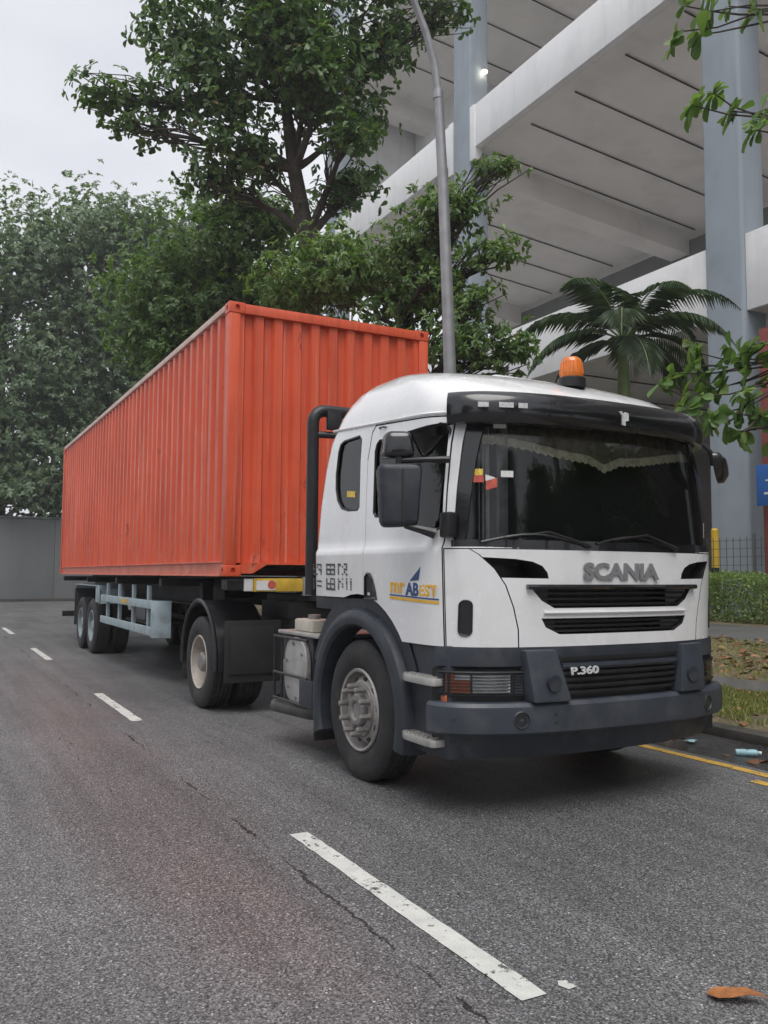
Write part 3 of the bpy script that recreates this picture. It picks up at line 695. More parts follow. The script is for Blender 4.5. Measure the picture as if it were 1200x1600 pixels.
# doors
DY0, DY1 = -1.09, -.075
door_poly = lambda e: [(DY0-e, .9), (DY1+e, .9), (DY1-.02+e, 2.30), (DY1-.07+e, 2.50+e), (DY1-.12+e, 2.545+e), (DY0-e+.02, 2.485+e), (DY0-e, 2.45+e)]
door_n = boolean(shell, PR(door_poly(-.009), 0, -1.5, -.9), 'INTERSECT')
door_n = boolean(door_n, PR(arch, 0, -1.6, 1.6))
win_d = [(-1.065,1.775),(-1.03,1.755),(-.80,1.785),(-.55,1.85),(-.42,1.875),(-.235,1.88),(-.205,1.91),(-.205,2.35),(-.225,2.40),(-.26,2.425),(-1.0,2.44),(-1.045,2.43),(-1.065,2.39)]
door_n = boolean(door_n, PR(win_d, 0, -1.6, -.8))
body = boolean(shell, PR(door_poly(0), 0, -1.6, -.9)); body = boolean(body, PR(door_poly(0), 0, .9, 1.6))
body = boolean(body, BX(-1.6, 1.6, -.09, 1.2, .9, 1.30)); body = boolean(body, PR(arch, 0, -1.6, 1.6))
rw = [(.015,1.965),(.045,1.945),(.20,1.95),(.31,1.975),(.385,2.04),(.42,2.13),(.425,2.25),(.40,2.42),(.37,2.475),(.31,2.495),(.05,2.50),(.015,2.47)]
body = boolean(body, PR(rw, 0, -1.6, 1.6))
body = boolean(body, BX(-1.6, 1.6, -2, -1.135, 1.645, 2.455))          # windshield opening
FZ = 1.638
body = boolean(body, BX(-1.6, 1.6, -2, DY0-.002, .9, FZ))               # everything below the windshield ahead of the doors
front = boolean(shell, BX(-1.6, 1.6, -2, DY0-.009, .9, FZ-.007), 'INTERSECT')
ce = [(-1.6,1.70),(-1.14,1.70),(-1.10,1.655),(-1.02,1.60),(-.93,1.51),(-.865,1.41),(-.815,1.27),(-.785,1.14),(-.775,.9),(-1.6,.9)]
corner = boolean(front, PR(ce, 1, -2, -.6), 'INTERSECT')
slot = rrect(-1.105, -1.045, 1.10, 1.315, .029, 5)
ce2 = [(x+.008 if x > -1.5 else x, z) for x, z in ce]
fp = boolean(front, PR(ce2, 1, -2, -.6)); fp = boolean(fp, PR([(-x, z) for x, z in reversed(ce2)], 1, -2, -.6))
sl1 = [(-1.0,1.582),(-.80,1.572),(-.69,1.556),(-.625,1.53),(-.59,1.49),(-.58,1.452),(-.90,1.456)]
fp = boolean(fp, PR(sl1, 1, -2, -.6)); fp = boolean(fp, PR([(-x, z) for x, z in reversed(sl1)], 1, -2, -.6))
g1 = [(-.70,1.392),(.70,1.392),(.63,1.315),(.54,1.268),(-.54,1.268),(-.63,1.315)]
g2 = [(-.63,1.205),(.63,1.205),(.60,1.15),(.50,1.105),(-.50,1.105),(-.60,1.15)]
fp = boolean(fp, PR(g1, 1, -2, -.6)); fp = boolean(fp, PR(g2, 1, -2, -.6))
def setmat(me, m):       # paint outside, dark lining inside
    me.materials.clear(); me.materials.append(MATS[m]); me.materials.append(MATS['cab_interior'])
    for p in me.polygons:
        x, y, z = p.center; W_, F_, Y_ = sec(min(2.985, z+.012)); e = .032; W_ -= e; F_ += e; Y_ -= e; y0 = F_+.49
        ins = (abs(x) < W_ and y < Y_) if y > y0 else ((abs(x)/W_)**2.5+((y0-y)/.49)**2.5 < 1)
        p.material_index = 1 if ins and z > 1.06 else 0
    return me
cabo = link_mesh('cab_body', setmat(body, 'white_paint'), None, TR, 34)
dn = link_mesh('door', setmat(door_n, 'white_paint'), None, TR, 34)
df = link_mesh('door', setmat(mirror_mesh(door_n), 'white_paint'), None, TR, 34)
link_mesh('corner_panel', setmat(corner, 'white_paint'), None, TR, 34); link_mesh('corner_panel', setmat(mirror_mesh(corner), 'white_paint'), None, TR, 34)
fpo = link_mesh('front_panel', setmat(fp, 'white_paint'), None, TR, 34)
# front surface path at height z, offset outward
def fpath(z, x0=-1.19, x1=1.19, n=60, wd=None, yf=None, b=.52, nn=2.5):
    W_, F_, _ = sec(z); W_ = wd or W_; F_ = yf if yf is not None else F_
    pts = []
    N_ = 400
    raw = [front_xy(W_, F_, b, nn, math.pi*i/N_) for i in range(N_+1)]
    # arc length resample between x0 and x1
    raw = [p for p in raw if x0 <= p[0] <= x1]
    d = [0.]
    for p, q in zip(raw[:-1], raw[1:]): d.append(d[-1]+math.hypot(q[0]-p[0], q[1]-p[1]))
    out_ = []; j = 0
    for i in range(n+1):
        s = d[-1]*i/n
        while j < len(d)-2 and d[j+1] < s: j += 1
        k = (s-d[j])/max(1e-9, d[j+1]-d[j]); out_.append((raw[j][0]+(raw[j+1][0]-raw[j][0])*k, raw[j][1]+(raw[j+1][1]-raw[j][1])*k))
    res = []
    for i, (x, y) in enumerate(out_):
        a = out_[max(0, i-1)]; c = out_[min(n, i+1)]; tx, ty = c[0]-a[0], c[1]-a[1]; l = math.hypot(tx, ty) or 1
        res.append((x, y, ty/l, -tx/l))
    return res
def surf_patch(zlist, x0, x1, off, n=40, ydrop=None):
    b = MB(); k = n+1
    for z in zlist:
        for x, y, nx, ny in fpath(z, x0, x1, n): b.v.append((x+nx*off, y+ny*off, z))
    for i in range(len(zlist)-1):
        for j in range(n): b.f.append((i*k+j, i*k+j+1, (i+1)*k+j+1, (i+1)*k+j))
    return b
# windshield: glass with a thin black ceramic border
def clipx(z, y): # |x| where the front curve reaches plane y
    W_, F_, _ = sec(z); q = (F_+.52-y)/.52; return W_*(max(0., 1-abs(q)**2.5))**.4
zl = [1.63, 1.75, 1.9, 2.05, 2.2, 2.35, 2.47]
ws = MB(); n = 44; k = n+1
for z in zl:
    xm = clipx(z, -1.135)
    for x, y, nx, ny in fpath(z, -xm, xm, n): ws.v.append((x-nx*.018, y-ny*.018, z))
ws.f += [(i*k+j, i*k+j+1, (i+1)*k+j+1, (i+1)*k+j) for i in range(len(zl)-1) for j in range(n)]
wso = ws.build('windshield', 'windshield_glass', TR, ang=60)
bd = MB(); pth = fpath(1.66, -clipx(1.66, -1.13), clipx(1.66, -1.13), 44); bd.sweep(pth, [(-.014,1.632),(.004,1.632),(.004,1.69),(-.014,1.69)]); bd.build('glass_border', 'black_gloss', wso)
for s in (-1, 1):
    b = MB(); vs = []
    for z in zl:
        for e in (0, .055): x = clipx(z, -1.14-e*1.0); y = -1.14-e; vs.append((s*x, y-.0, z)); 
    for z in zl:
        for e in (0, .055): x = clipx(z, -1.14-e*1.0); y = -1.14-e; vs.append((s*(x-.02), y+.012, z))
    m_ = len(zl)*2
    b.add(vs, [(2*i, 2*i+1, 2*i+3, 2*i+2) for i in range(len(zl)-1)]+[(m_+2*i, m_+2*i+2, m_+2*i+3, m_+2*i+1) for i in range(len(zl)-1)]+[(2*i+1, m_+2*i+1, m_+2*i+3, 2*i+3) for i in range(len(zl)-1)])
    b.build('glass_border', 'black_gloss', wso)
# side glass
def side_glass(poly, s, parent, name, inset=.018):
    b = MB(); vs = []
    for a, z in poly:
        wd = sec(z)[0]; W_, F_, _ = sec(z); y0 = F_+.52
        x = wd if a > y0 else W_*(1-((y0-a)/.52)**2.5)**.4
        vs.append((s*(x-inset), a, z))
    cx_ = sum(v[0] for v in vs)/len(vs); cy_ = sum(v[1] for v in vs)/len(vs); cz_ = sum(v[2] for v in vs)/len(vs)
    m_ = len(vs); b.add(vs+[(cx_, cy_, cz_)], [(i, (i+1) % m_, m_) for i in range(m_)])
    o = b.build(name, 'side_glass', parent, ang=60)
    g_ = MB(); P_ = [Vector((v[0]+s*.010, v[1], v[2])) for v in vs]; g_.tube([tuple(p) for p in P_+P_[:2]], .011, 6, caps=False); g_.build('seal', 'black_plastic', o)
    return o
for s, dd in ((-1, dn), (1, df)):
    side_glass(win_d, s, dd, 'window')
    side_glass(rw, s, cabo, 'rear_side_window')
# interior
box_obj('cab_floor', 'cab_interior', TR, -1.1, 1.1, -1.15, .75, 1.20, 1.28)
box_obj('rear_lining', 'cab_interior', TR, -1.1, 1.1, .46, .50, 1.29, 2.5)
MB().hexa([(-1.0,-1.10,1.29),(1.0,-1.10,1.29),(1.06,-.72,1.29),(-1.06,-.72,1.29)], [(-.84,-1.22,1.655),(.84,-1.22,1.655),(1.06,-.80,1.72),(-1.06,-.80,1.72)]).build('dashboard', 'cab_interior', TR, .03)
for xc in (-.62, .62):
    st = MB().box(xc-.25, xc+.25, -.45, .08, 1.45, 1.62).build('seat', 'seat_blue', TR, .05)
    MB().hexa([(xc-.24,.02,1.6),(xc+.24,.02,1.6),(xc+.24,.16,1.6),(xc-.24,.16,1.6)], [(xc-.20,.14,2.2),(xc+.20,.14,2.2),(xc+.20,.25,2.2),(xc-.20,.25,2.2)]).build('seat_back', 'seat_blue', st, .04)
    MB().box(xc-.14, xc+.14, .16, .26, 2.22, 2.40).build('headrest', 'seat_blue', st, .04)
sw = MB(); c_ = Vector((-.62,-.66,1.78)); ax1 = Vector((1,0,0)); ax2 = Vector((0,.75,.66))
sw.tube([tuple(c_+ax1*.23*math.cos(t)+ax2*.23*math.sin(t)) for t in [2*math.pi*i/28 for i in range(29)]], .017, 8, False)
for t in (.3, 2.84, 4.71): sw.tube([tuple(c_), tuple(c_+ax1*.22*math.cos(t)+ax2*.22*math.sin(t))], .016, 6)
sw.build('steering_wheel', 'black_plastic', TR)
# valance with fringe across the top of the windshield, side curtain
def val_drop(x):   # depth of the valance below the header, zig-zag with a deep V in the middle
    a = abs(x+.02); return .05+.05*max(0, 1-a/.14)+.11*max(0., 1-a/1.05)**.8+.012*math.sin(a*6)
b = MB(); b2 = MB(); n = 120
vpth = fpath(2.40, -1.05, 1.05, n)
for i, (x, y, nx, ny) in enumerate(vpth):
    o_ = -.055-.006*math.sin(i*.9); X_, Y_ = x+nx*o_, y+ny*o_; zb = 2.42-val_drop(x)
    b.v += [(X_, Y_+.03, 2.47), (X_, Y_, zb)]; b2.v += [(X_+nx*.004, Y_+ny*.004, zb+.006), (X_+nx*(.006+.006*(i % 2)), Y_+ny*(.006+.006*(i % 2)), zb-.045-.006*(i % 3))]
b.f += [(2*i, 2*i+1, 2*i+3, 2*i+2) for i in range(n)]; b2.f += [(2*i, 2*i+1, 2*i+3, 2*i+2) for i in range(n)]
vo_ = b.build('valance', 'valance_brown', TR, ang=80); b2.build('fringe', 'fringe_tan', vo_, ang=10)
for x0, x1, y0 in ((-.985, -.86, -1.10), (-.80, -.765, -1.16)):
    b = MB(); n = 18
    for i in range(n+1):
        u = i/n; x = x0+(x1-x0)*u; y = y0+.02*math.sin(u*26)-.05*u; b.v += [(x, y, 1.66), (x, y, 2.42)]
    b.f += [(2*i, 2*i+1, 2*i+3, 2*i+2) for i in range(n)]; b.build('side_curtain', 'curtain_grey', TR, ang=60)
# stickers behind the glass
def ws_point(x, z, off=-.021):
    p = min(fpath(z, -1.15, 1.15, 240), key=lambda q: abs(q[0]-x)); return p
def sticker(x0, x1, z0, z1, m, tilt=0.):
    b = MB(); a = ws_point(x0, z0); c = ws_point(x1, z0); o = -.012
    b.add([(a[0]+a[2]*o, a[1]+a[3]*o, z0), (c[0]+c[2]*o, c[1]+c[3]*o, z0+tilt), (c[0]+c[2]*o, c[1]+c[3]*o, z1+tilt), (a[0]+a[2]*o, a[1]+a[3]*o, z1)], [(0,1,2,3)]); return b.build('sticker', m, wso, ang=None)
sticker(-1.065, -.965, 2.095, 2.135, 'sticker_yellow'); sticker(-1.065, -.965, 2.05, 2.094, 'sticker_red'); sticker(-1.06, -1.02, 2.055, 2.09, 'sticker_white')
sticker(-.955, -.90, 2.06, 2.10, 'sticker_white', -.02); sticker(-.95, -.885, 2.00, 2.058, 'sticker_red', .02); sticker(-.86, -.78, 2.085, 2.125, 'sticker_white')
sticker(-.88, -.80, 2.40, 2.435, 'sticker_white'); sticker(1.0, 1.03, 1.75, 1.86, 'sticker_white')
b = MB(); b.add([(-1.172,.12,2.045),(-1.172,.26,2.06),(-1.172,.255,2.105),(-1.172,.115,2.09)], [(0,1,2,3)]); b.build('sticker', 'sticker_yellow', cabo, ang=None)

# visor: black hood over the windshield
vp = [(0.0,2.59),(.05,2.625),(.085,2.618),(.118,2.575),(.13,2.52),(.128,2.455),(.112,2.42),(.08,2.412),(.0,2.44)]
vz = MB(); pth = fpath(2.46, -1.10, 1.03, 80); ks = []
for i, (x, y, nx, ny) in enumerate(pth):
    e = (.62+.38*math.sin(min(1., i/8.)*math.pi/2))*(.45+.55*math.sin(min(1., (80-i)/14.)*math.pi/2)); ks.append((x, y, nx*e, ny*e))
vz.sweep(ks, vp); vis = vz.build('sun_visor', 'black_gloss', TR, ang=50)
# wordless wear marks and the silver emblem on the visor
def vpt(x, z, o):
    p = min(pth, key=lambda q: abs(q[0]-x)); return (p[0]+p[2]*o, p[1]+p[3]*o, z)
em = [(-.035,2.545),(-.02,2.55),(-.008,2.53),(.004,2.545),(.03,2.538),(.022,2.51),(.03,2.49),(.012,2.485),(.006,2.455),(-.012,2.46),(-.008,2.49),(-.025,2.50),(-.032,2.52)]
b = MB(); b.v = [vpt(x, z, .137) for x, z in em]+[vpt(x, z, .127) for x, z in em]; m_ = len(em); b.f = [tuple(range(m_)), tuple(range(2*m_-1, m_-1, -1))]+[(i, i+m_, (i+1) % m_+m_, (i+1) % m_) for i in range(m_)]; b.build('emblem', 'letter_pale', vis, ang=20)
xx = -.98
for wd_ in (.022, .03, .018, .026, .012, 0, .03, .02, 0, .024, .02, .014):
    if wd_:
        b = MB(); a = vpt(xx, 2.525, .133); c = vpt(xx+wd_, 2.525, .133)
        b.add([(a[0],a[1]-.003,2.508),(c[0],c[1]-.003,2.508),(c[0],c[1]-.003,2.54),(a[0],a[1]-.003,2.54)], [(0,1,2,3)]); b.build('visor_lettering', 'letter_pale', vis, ang=None)
    xx += wd_+.010
# roof: drip rails, roof seam, hatch, beacon
for s in (-1, 1):
    b = MB(); P_ = []
    for i in range(25):
        y = .52-1.62*i/24; z = 2.60-.10*(i/24); W_, F_, _ = sec(z); y0 = F_+.52
        x = W_ if y > y0 else W_*(1-((y0-y)/.52)**2.5)**.4
        P_.append((s*(x+.002), y, z))
    b.tube(P_, .011, 6); b.build('drip_rail', 'white_paint', TR)
box_obj('roof_hatch', 'white_paint', TR, -.30, .30, -.45, .05, 2.92, 2.975, .025)
MB().tube([(-.55,-.93,2.85),(-.55,-.93,2.90)], .012, 6).build('roof_marker', 'black_plastic', TR)
bc = MB().lathe([(2.80,.10),(2.865,.10),(2.875,.085)], 24, (.0,-.955,0), 2).build('beacon', 'black_plastic', TR)
MB().lathe([(2.876,.082),(2.90,.084),(2.98,.074),(3.005,.068),(3.02,.05),(3.025,.0005)], 24, (0,-.955,0), 2).build('beacon_lens', 'amber', bc, ang=45)
for k in range(18):
    t = 2*math.pi*k/18; MB().tube([(.083*math.cos(t), -.955+.083*math.sin(t), 2.90), (.0735*math.cos(t), -.955+.0735*math.sin(t), 2.985)], .004, 4).build('lens_rib', 'amber', bc)

# front panel details
box_obj('grille_backing', 'black_plastic', TR, -1.0, 1.0, -1.18, -1.16, 1.04, 1.62)
for s in (-1, 1):
    box_obj('slot_backing', 'black_plastic', TR, s*1.03-.09, s*1.03+.09, -1.10, -1.07, 1.05, 1.36)
    sv = []
    for x_, z_ in slot:
        p_ = min(fpath(z_, -1.19, -.7, 200), key=lambda q: abs(q[0]-x_)); sv.append((-s*(p_[0]+p_[2]*.003), p_[1]+p_[3]*.003, z_))
    MB().add(sv, [tuple(range(len(sv)))]).build('corner_slot', 'black_gloss', TR, ang=None); MB().tube(sv+sv[:2], .006, 6, caps=False).build('slot_rim', 'black_plastic', TR)
    for (gx, z0, z1) in ((.62, 1.27, 1.385), (.565, 1.108, 1.20)):
        b = MB(); xa, xb = s*(gx-.10), s*(gx+.06)
        b.add([(xa,-1.30,z0),(xb,-1.335,z0),(xb,-1.335,z1),(xa,-1.30,z1)], [(0,1,2,3)]); b.build('grille_cheek', 'steel_grey', TR, ang=None)
for z in (1.29, 1.325, 1.36, 1.125, 1.155, 1.185):
    MB().sweep(fpath(z, -.66, .66, 20), [(-.055,z-.006),(-.03,z-.008),(-.03,z+.006),(-.055,z+.008)]).build('grille_bar', 'black_plastic', TR)
MB().sweep(fpath(1.40, -.735, .735, 30), [(-.02,1.388),(.03,1.386),(.036,1.40),(.03,1.416),(-.02,1.414)]).build('grille_top_bar', 'black_gloss', TR)
for s in (-1, 1):
    MB().sweep(fpath(1.23, -.62, .62, 30), [(-.03, 1.2351),(.012,1.232),(.016,1.24),(.012,1.25),(-.03,1.252)]).build('grille_lip', 'white_paint', TR) if s > 0 else None
MXZ = Matrix.Rotation(math.pi/2, 4, 'X')
text_obj('name_lettering', 'SCANIA', 'letter_grey', TR, Matrix.Translation((0,-1.428,1.50)) @ MXZ, .15, .004, .007, (.66, .112))
# cowl with wipers
for (xa, xb) in ((-.28, -.88), (.52, -.10)):
    ya = ws_point(xa, 1.66); yb = ws_point(xb, 1.72)
    wo = MB().tube([(xa, ya[1]-.02, 1.655), ((xa+xb)/2, (ya[1]+yb[1])/2-.035, 1.74), (xb, yb[1]-.02, 1.70)], [.014,.010,.008], 6).build('wiper', 'wiper_black', TR)
    bl = MB(); P_ = []
    for i in range(9):
        x = xb-.12+.62*i/8; p = ws_point(x, 1.72); P_.append((x, p[1]-.012, 1.675+.05*math.sin(math.pi*i/8)))
    bl.tube(P_, .009, 5); bl.build('wiper_blade', 'wiper_black', wo)

# bumper assembly
BW, BF, BB, BN = 1.25, -1.47, .47, 2.4
def bpath(x0, x1, n=50, dw=0., df=0.): return fpath(1.2, x0, x1, n, BW+dw, BF+df, BB, BN)
upper = MB().sweep(bpath(-1.205, 1.205, 60, -.035, .055), [(-.05,1.0),(-.005,1.028),(.0,1.0),(.0,.915),(-.03,.895),(-.05,.895)]).build('upper_trim', 'dark_plastic', TR, ang=28)
MB().sweep(bpath(-1.195, 1.195, 60, -.05, .075), [(-.06,.70),(-.005,.70),(-.005,.894),(-.06,.894)]).build('bumper_core', 'black_plastic', TR, ang=28)
bump_ = MB().sweep(bpath(-1.2495, 1.2495, 70), [(-.10,.512),(-.012,.508),(.004,.522),(.007,.60),(.004,.676),(-.014,.698),(-.10,.703)]).build('bumper', 'grey_plastic', TR, ang=24)
MB().sweep(bpath(-1.215, 1.215, 60, -.03, .06), [(-.16,.34),(-.07,.35),(-.03,.42),(-.012,.507),(-.10,.511)]).build('lower_skirt', 'dark_plastic', TR, ang=24)
# lower grille
for z in (.745, .785, .825, .865, .955):
    MB().sweep(bpath(-.52, .52, 24, -.05, .06), [(-.004,z-.012),(.022,z-.010),(.022,z+.010),(-.004,z+.012)]).build('lower_grille_bar', 'black_plastic', TR)
MB().sweep(bpath(-.50, .50, 24, -.05, .06), [(-.004,.89),(.03,.89),(.036,.905),(.03,.925),(-.004,.93)]).build('badge_bar', 'dark_plastic', TR)
text_obj('model_lettering', 'P.360', 'letter_pale', TR, Matrix.Translation((-.345,-1.4465,.882)) @ Matrix.Rotation(R(2.5), 4, 'Z') @ MXZ, .06, .003, .002, (.235, .05))
for s in (-1, 1):
    # sloping bracket with the round tow cover between headlamp and lower grille
    b = MB(); X = lambda v: s*v
    q0 = [(X(.47),-1.40,.70),(X(.74),-1.37,.70),(X(.74),-1.25,.70),(X(.47),-1.25,.70)]; q1 = [(X(.55),-1.405,1.015),(X(.77),-1.375,1.015),(X(.77),-1.25,1.015),(X(.55),-1.25,1.015)]
    if s > 0: q0 = [q0[1], q0[0], q0[3], q0[2]]; q1 = [q1[1], q1[0], q1[3], q1[2]]
    q0 = [(x, y-(.075 if y < -1.3 else 0), z) for x, y, z in q0]; q1 = [(x, y-.02 if y < -1.3 else y, z) for x, y, z in q1]
    br = b.hexa(q0, q1).build('bumper_bracket', 'grey_plastic', TR, .018)
    MB().lathe([(-.02,.05),(.0,.05),(.006,.046),(.004,.034),(.0,.032)], 24, (0,0,0), 1).build('tow_cover', 'dark_plastic', br).location = (X(.60),-1.447,.815)
    # fog lamp and bolt holes on the bumper
    p = min(bpath(-1.2, 1.2, 200), key=lambda q: abs(q[0]-X(.80)))
    fl = MB().lathe([(.03,.055),(-.004,.055),(-.010,.048),(.008,.040)], 24, (0,0,0), 1).build('fog_lamp', 'dark_plastic', TR); fl.location = (p[0]+p[2]*.004, p[1]+p[3]*.004, .60); fl.rotation_euler = (0, 0, math.atan2(p[2], -p[3]))
    MB().lathe([(-.002,.0005),(-.004,.038),(.01,.038)], 20, (0,0,0), 1).build('fog_lens', 'black_gloss', fl)
    for xh, zh in ((.575,.575),(.575,.625),(1.175,.60)):
        p = min(bpath(-1.24, 1.24, 240), key=lambda q: abs(q[0]-X(xh)))
        o = MB().lathe([(-.001,.0005),(-.001,.013),(.01,.013)], 12, (0,0,0), 1).build('bolt_hole', 'joint_dark', bump_); o.location = (p[0]+p[2]*.006, p[1]+p[3]*.006, zh); o.rotation_euler = (0, 0, math.atan2(p[2], -p[3]))
    # headlamp: housing, reflector ribs, amber indicator, lens, black louvres
    hp = [q for q in bpath(-1.19, -.74, 40, -.04, .06)]
    if s > 0: hp = [(-x, y, -nx, ny) for x, y, nx, ny in reversed(hp)]
    hl = MB().sweep(hp, [(-.03,.735),(.015,.735),(.018,.742),(.0,.748),(.0,.872),(.018,.878),(.015,.885),(-.03,.885)]).build('headlight', 'black_plastic', TR, ang=28)
    seg = hp[4:34] if s < 0 else hp[7:37]; am = hp[4:16] if s < 0 else hp[25:37]; wh = hp[16:34] if s < 0 else hp[7:25]
    for i in range(6):
        z0 = .752+i*.0195; c = MB().sweep(wh, [(.001,z0),(.006,z0+.004),(.006,z0+.012),(.001,z0+.0175)]); c.build('reflector_rib', 'lamp_reflector', hl)
        if i < 4: MB().sweep(am, [(.001,z0),(.007,z0+.004),(.007,z0+.013),(.001,z0+.0175)]).build('indicator_rib', 'amber_lens', hl)
        else: MB().sweep(am[(0 if s > 0 else 4):(8 if s > 0 else 12)], [(.001,z0),(.006,z0+.004),(.006,z0+.012),(.001,z0+.0175)]).build('reflector_rib', 'lamp_reflector', hl); MB().sweep(am[(7 if s > 0 else 0):(12 if s > 0 else 5)], [(.001,z0),(.006,z0+.004),(.006,z0+.012),(.001,z0+.0175)]).build('indicator_rib', 'amber_lens', hl)
    lp = MB(); lp.sweep(seg, [(.013,.748),(.014,.80),(.013,.872)], closed=False); lp.build('headlight_lens', 'lamp_glass', hl, ang=60)
    for part_ in (hp[0:4], hp[35:40]) if s < 0 else (hp[0:6], hp[37:41]):
        for i in range(7):
            z0 = .752+i*.017
            if len(part_) > 1: MB().sweep(part_, [(.001,z0),(.012,z0),(.012,z0+.008),(.001,z0+.008)]).build('louvre', 'dark_plastic', hl)

# door furniture and lettering
def sidex(y, z): 
    W_, F_, _ = sec(z); y0 = F_+.52
    return W_ if y > y0 else W_*(1-((y0-y)/.52)**2.5)**.4
MSIDE = lambda y, z, roll=0.: Matrix.Translation((-sidex(y, z)-.002, y, z)) @ Matrix.Rotation(-math.pi/2, 4, 'Z') @ Matrix.Rotation(math.pi/2, 4, 'X') @ Matrix.Rotation(roll, 4, 'Z')
tl = R(-1.0)
text_obj('decal_lettering', 'mr', 'decal_yellow', dn, MSIDE(-.585, 1.385, tl), .1, .0012, .003, (.19, .072))
text_obj('decal_lettering', 'AB', 'decal_blue', dn, MSIDE(-.775, 1.378, tl), .1, .0015, .003, (.165, .085))
text_obj('decal_lettering', 'EST', 'decal_yellow', dn, MSIDE(-.965, 1.372, tl), .1, .0012, .003, (.20, .075))
def flat_side(name, pts, m, parent, e=.0025):
    b = MB(); b.add([(-sidex(y, z)-e, y, z) for y, z in pts], [tuple(range(len(pts)))]); return b.build(name, m, parent, ang=None)
flat_side('decal_sail', [(-.745,1.43),(-.86,1.437),(-.885,1.525),(-.86,1.505)], 'decal_blue', dn)
def side_strip(name, y0, y1, za0, za1, h, m, parent, n=14):
    b = MB()
    for i in range(n+1):
        y = y0+(y1-y0)*i/n; z = za0+(za1-za0)*i/n; b.v += [(-sidex(y, z)-.003, y, z), (-sidex(y, z+h)-.003, y, z+h)]
    b.f += [(2*i, 2*i+2, 2*i+3, 2*i+1) for i in range(n)]; return b.build(name, m, parent, ang=None)
side_strip('decal_line', -.48, -1.06, 1.332, 1.313, .009, 'decal_blue', dn); side_strip('decal_line', -.48, -1.06, 1.308, 1.289, .018, 'decal_yellow', dn)
# block lettering on the rear quarter (unreadable, reproduced as strokes)
GLY = ["X.XXX..XXXXX.XX.XX.", "X.X.X..X.X.X.X.X.X.", "XX.XX..XXXXX.X..XX.", "X...X..X.X.X.X..X..", "XXX.X..XXXXX.X.X.X.", "...................", "X......X.XXX.X.X.X.X", "X.XXX..X.X.X.XX..X.X", "X......XXXXX.X.X.X.X", "X.XXX..X.X.X.X.X.X.X", "X......XXXXX.X...X.X"]
cw_ = .695/20; ch_ = .205/11
for r_, row in enumerate(GLY):
    c0 = 0
    while c0 < len(row):
        if row[c0] == 'X':
            c1 = c0
            while c1 < len(row) and row[c1] == 'X': c1 += 1
            ya = .775-c0*cw_; yb = .775-c1*cw_+.012; zt = 1.555-r_*ch_+.0; zb = zt-ch_*random.uniform(.55, 1.02)
            flat_side('quarter_lettering', [(ya, zt), (ya, zb), (yb, zb-.003), (yb, zt-.003)], 'decal_dark', cabo, .003)
            c0 = c1
        else: c0 += 1
vt = [(-.125,1.302),(-.295,1.302),(-.27,1.36),(-.235,1.44),(-.20,1.475),(-.16,1.48),(-.13,1.455)]
flat_side('side_vent', vt, 'black_plastic', cabo, .004)
g_ = MB(); P_ = [(-sidex(y, z)-.006, y, z) for y, z in vt]; g_.tube(P_+P_[:2], .010, 6, caps=False); g_.build('vent_rim', 'black_gloss', cabo)
flat_side('vent_latch', [(-.17,1.325),(-.21,1.325),(-.205,1.345),(-.172,1.345)], 'letter_pale', cabo, .009)
for s, dd in ((-1, dn), (1, df)):      # pull handle recess under the door rear edge
    MB().tube([(s*(sidex(-.2,2.5)+.004),-.36,2.505),(s*(sidex(-.2,2.5)+.02),-.34,2.508),(s*(sidex(-.2,2.5)+.02),-.29,2.508),(s*(sidex(-.2,2.5)+.004),-.27,2.505)], .006, 6).build('door_clip', 'black_plastic', dd)
b = MB(); P1 = [(-sidex(y, 1.60)-.004, y, z) for y, z in [(.82-(.82+1.08)*i/30, 1.735-.16*i/30) for i in range(31)]]

# mirrors (near side cluster)
mh = MB().hexa([(-1.50,-.90,1.765),(-1.30,-1.02,1.775),(-1.26,-.89,1.775),(-1.46,-.78,1.765)], [(-1.53,-.91,2.17),(-1.28,-1.04,2.17),(-1.25,-.89,2.17),(-1.48,-.77,2.17)])
mo = mh.build('mirror', 'dark_plastic', TR, .045, 3, 40)
MB().hexa([(-1.396,-.9745,1.80),(-1.388,-.979,1.80),(-1.38,-.95,1.80),(-1.39,-.945,1.80)], [(-1.406,-.9795,2.13),(-1.398,-.984,2.13),(-1.39,-.95,2.13),(-1.40,-.945,2.13)]).build('mirror_groove', 'joint_dark', mo)
MB().add([(-1.455,-.775,1.80),(-1.27,-.878,1.80),(-1.265,-.878,2.14),(-1.475,-.765,2.14)], [(0,1,2,3)]).build('mirror_glass', 'lamp_reflector', mo, ang=None)
wm = MB().hexa([(-1.49,-.90,2.21),(-1.30,-.99,2.21),(-1.27,-.86,2.21),(-1.46,-.77,2.21)], [(-1.46,-.88,2.385),(-1.32,-.96,2.385),(-1.29,-.86,2.385),(-1.44,-.78,2.385)]).build('wide_mirror', 'black_gloss', TR, .06, 4, 50)
MB().tube([(-1.38,-.90,2.15),(-1.38,-.90,2.23)], .028, 10).build('mirror_stem', 'black_plastic', mo)
MB().tube([(-1.37,-.92,2.19),(-1.27,-1.05,2.19),(-1.15,-1.13,2.19)], [.018,.018,.024], 8).build('mirror_arm', 'black_plastic', mo)
MB().tube([(-1.36,-.94,1.78),(-1.28,-1.0,1.755),(-1.20,-1.04,1.73)], [.02,.026,.036], 8).build('mirror_arm', 'black_plastic', mo)
MB().box(-1.205, -1.13, -1.19, -1.09, 1.70, 1.86).build('pillar_cover', 'black_plastic', TR, .02)
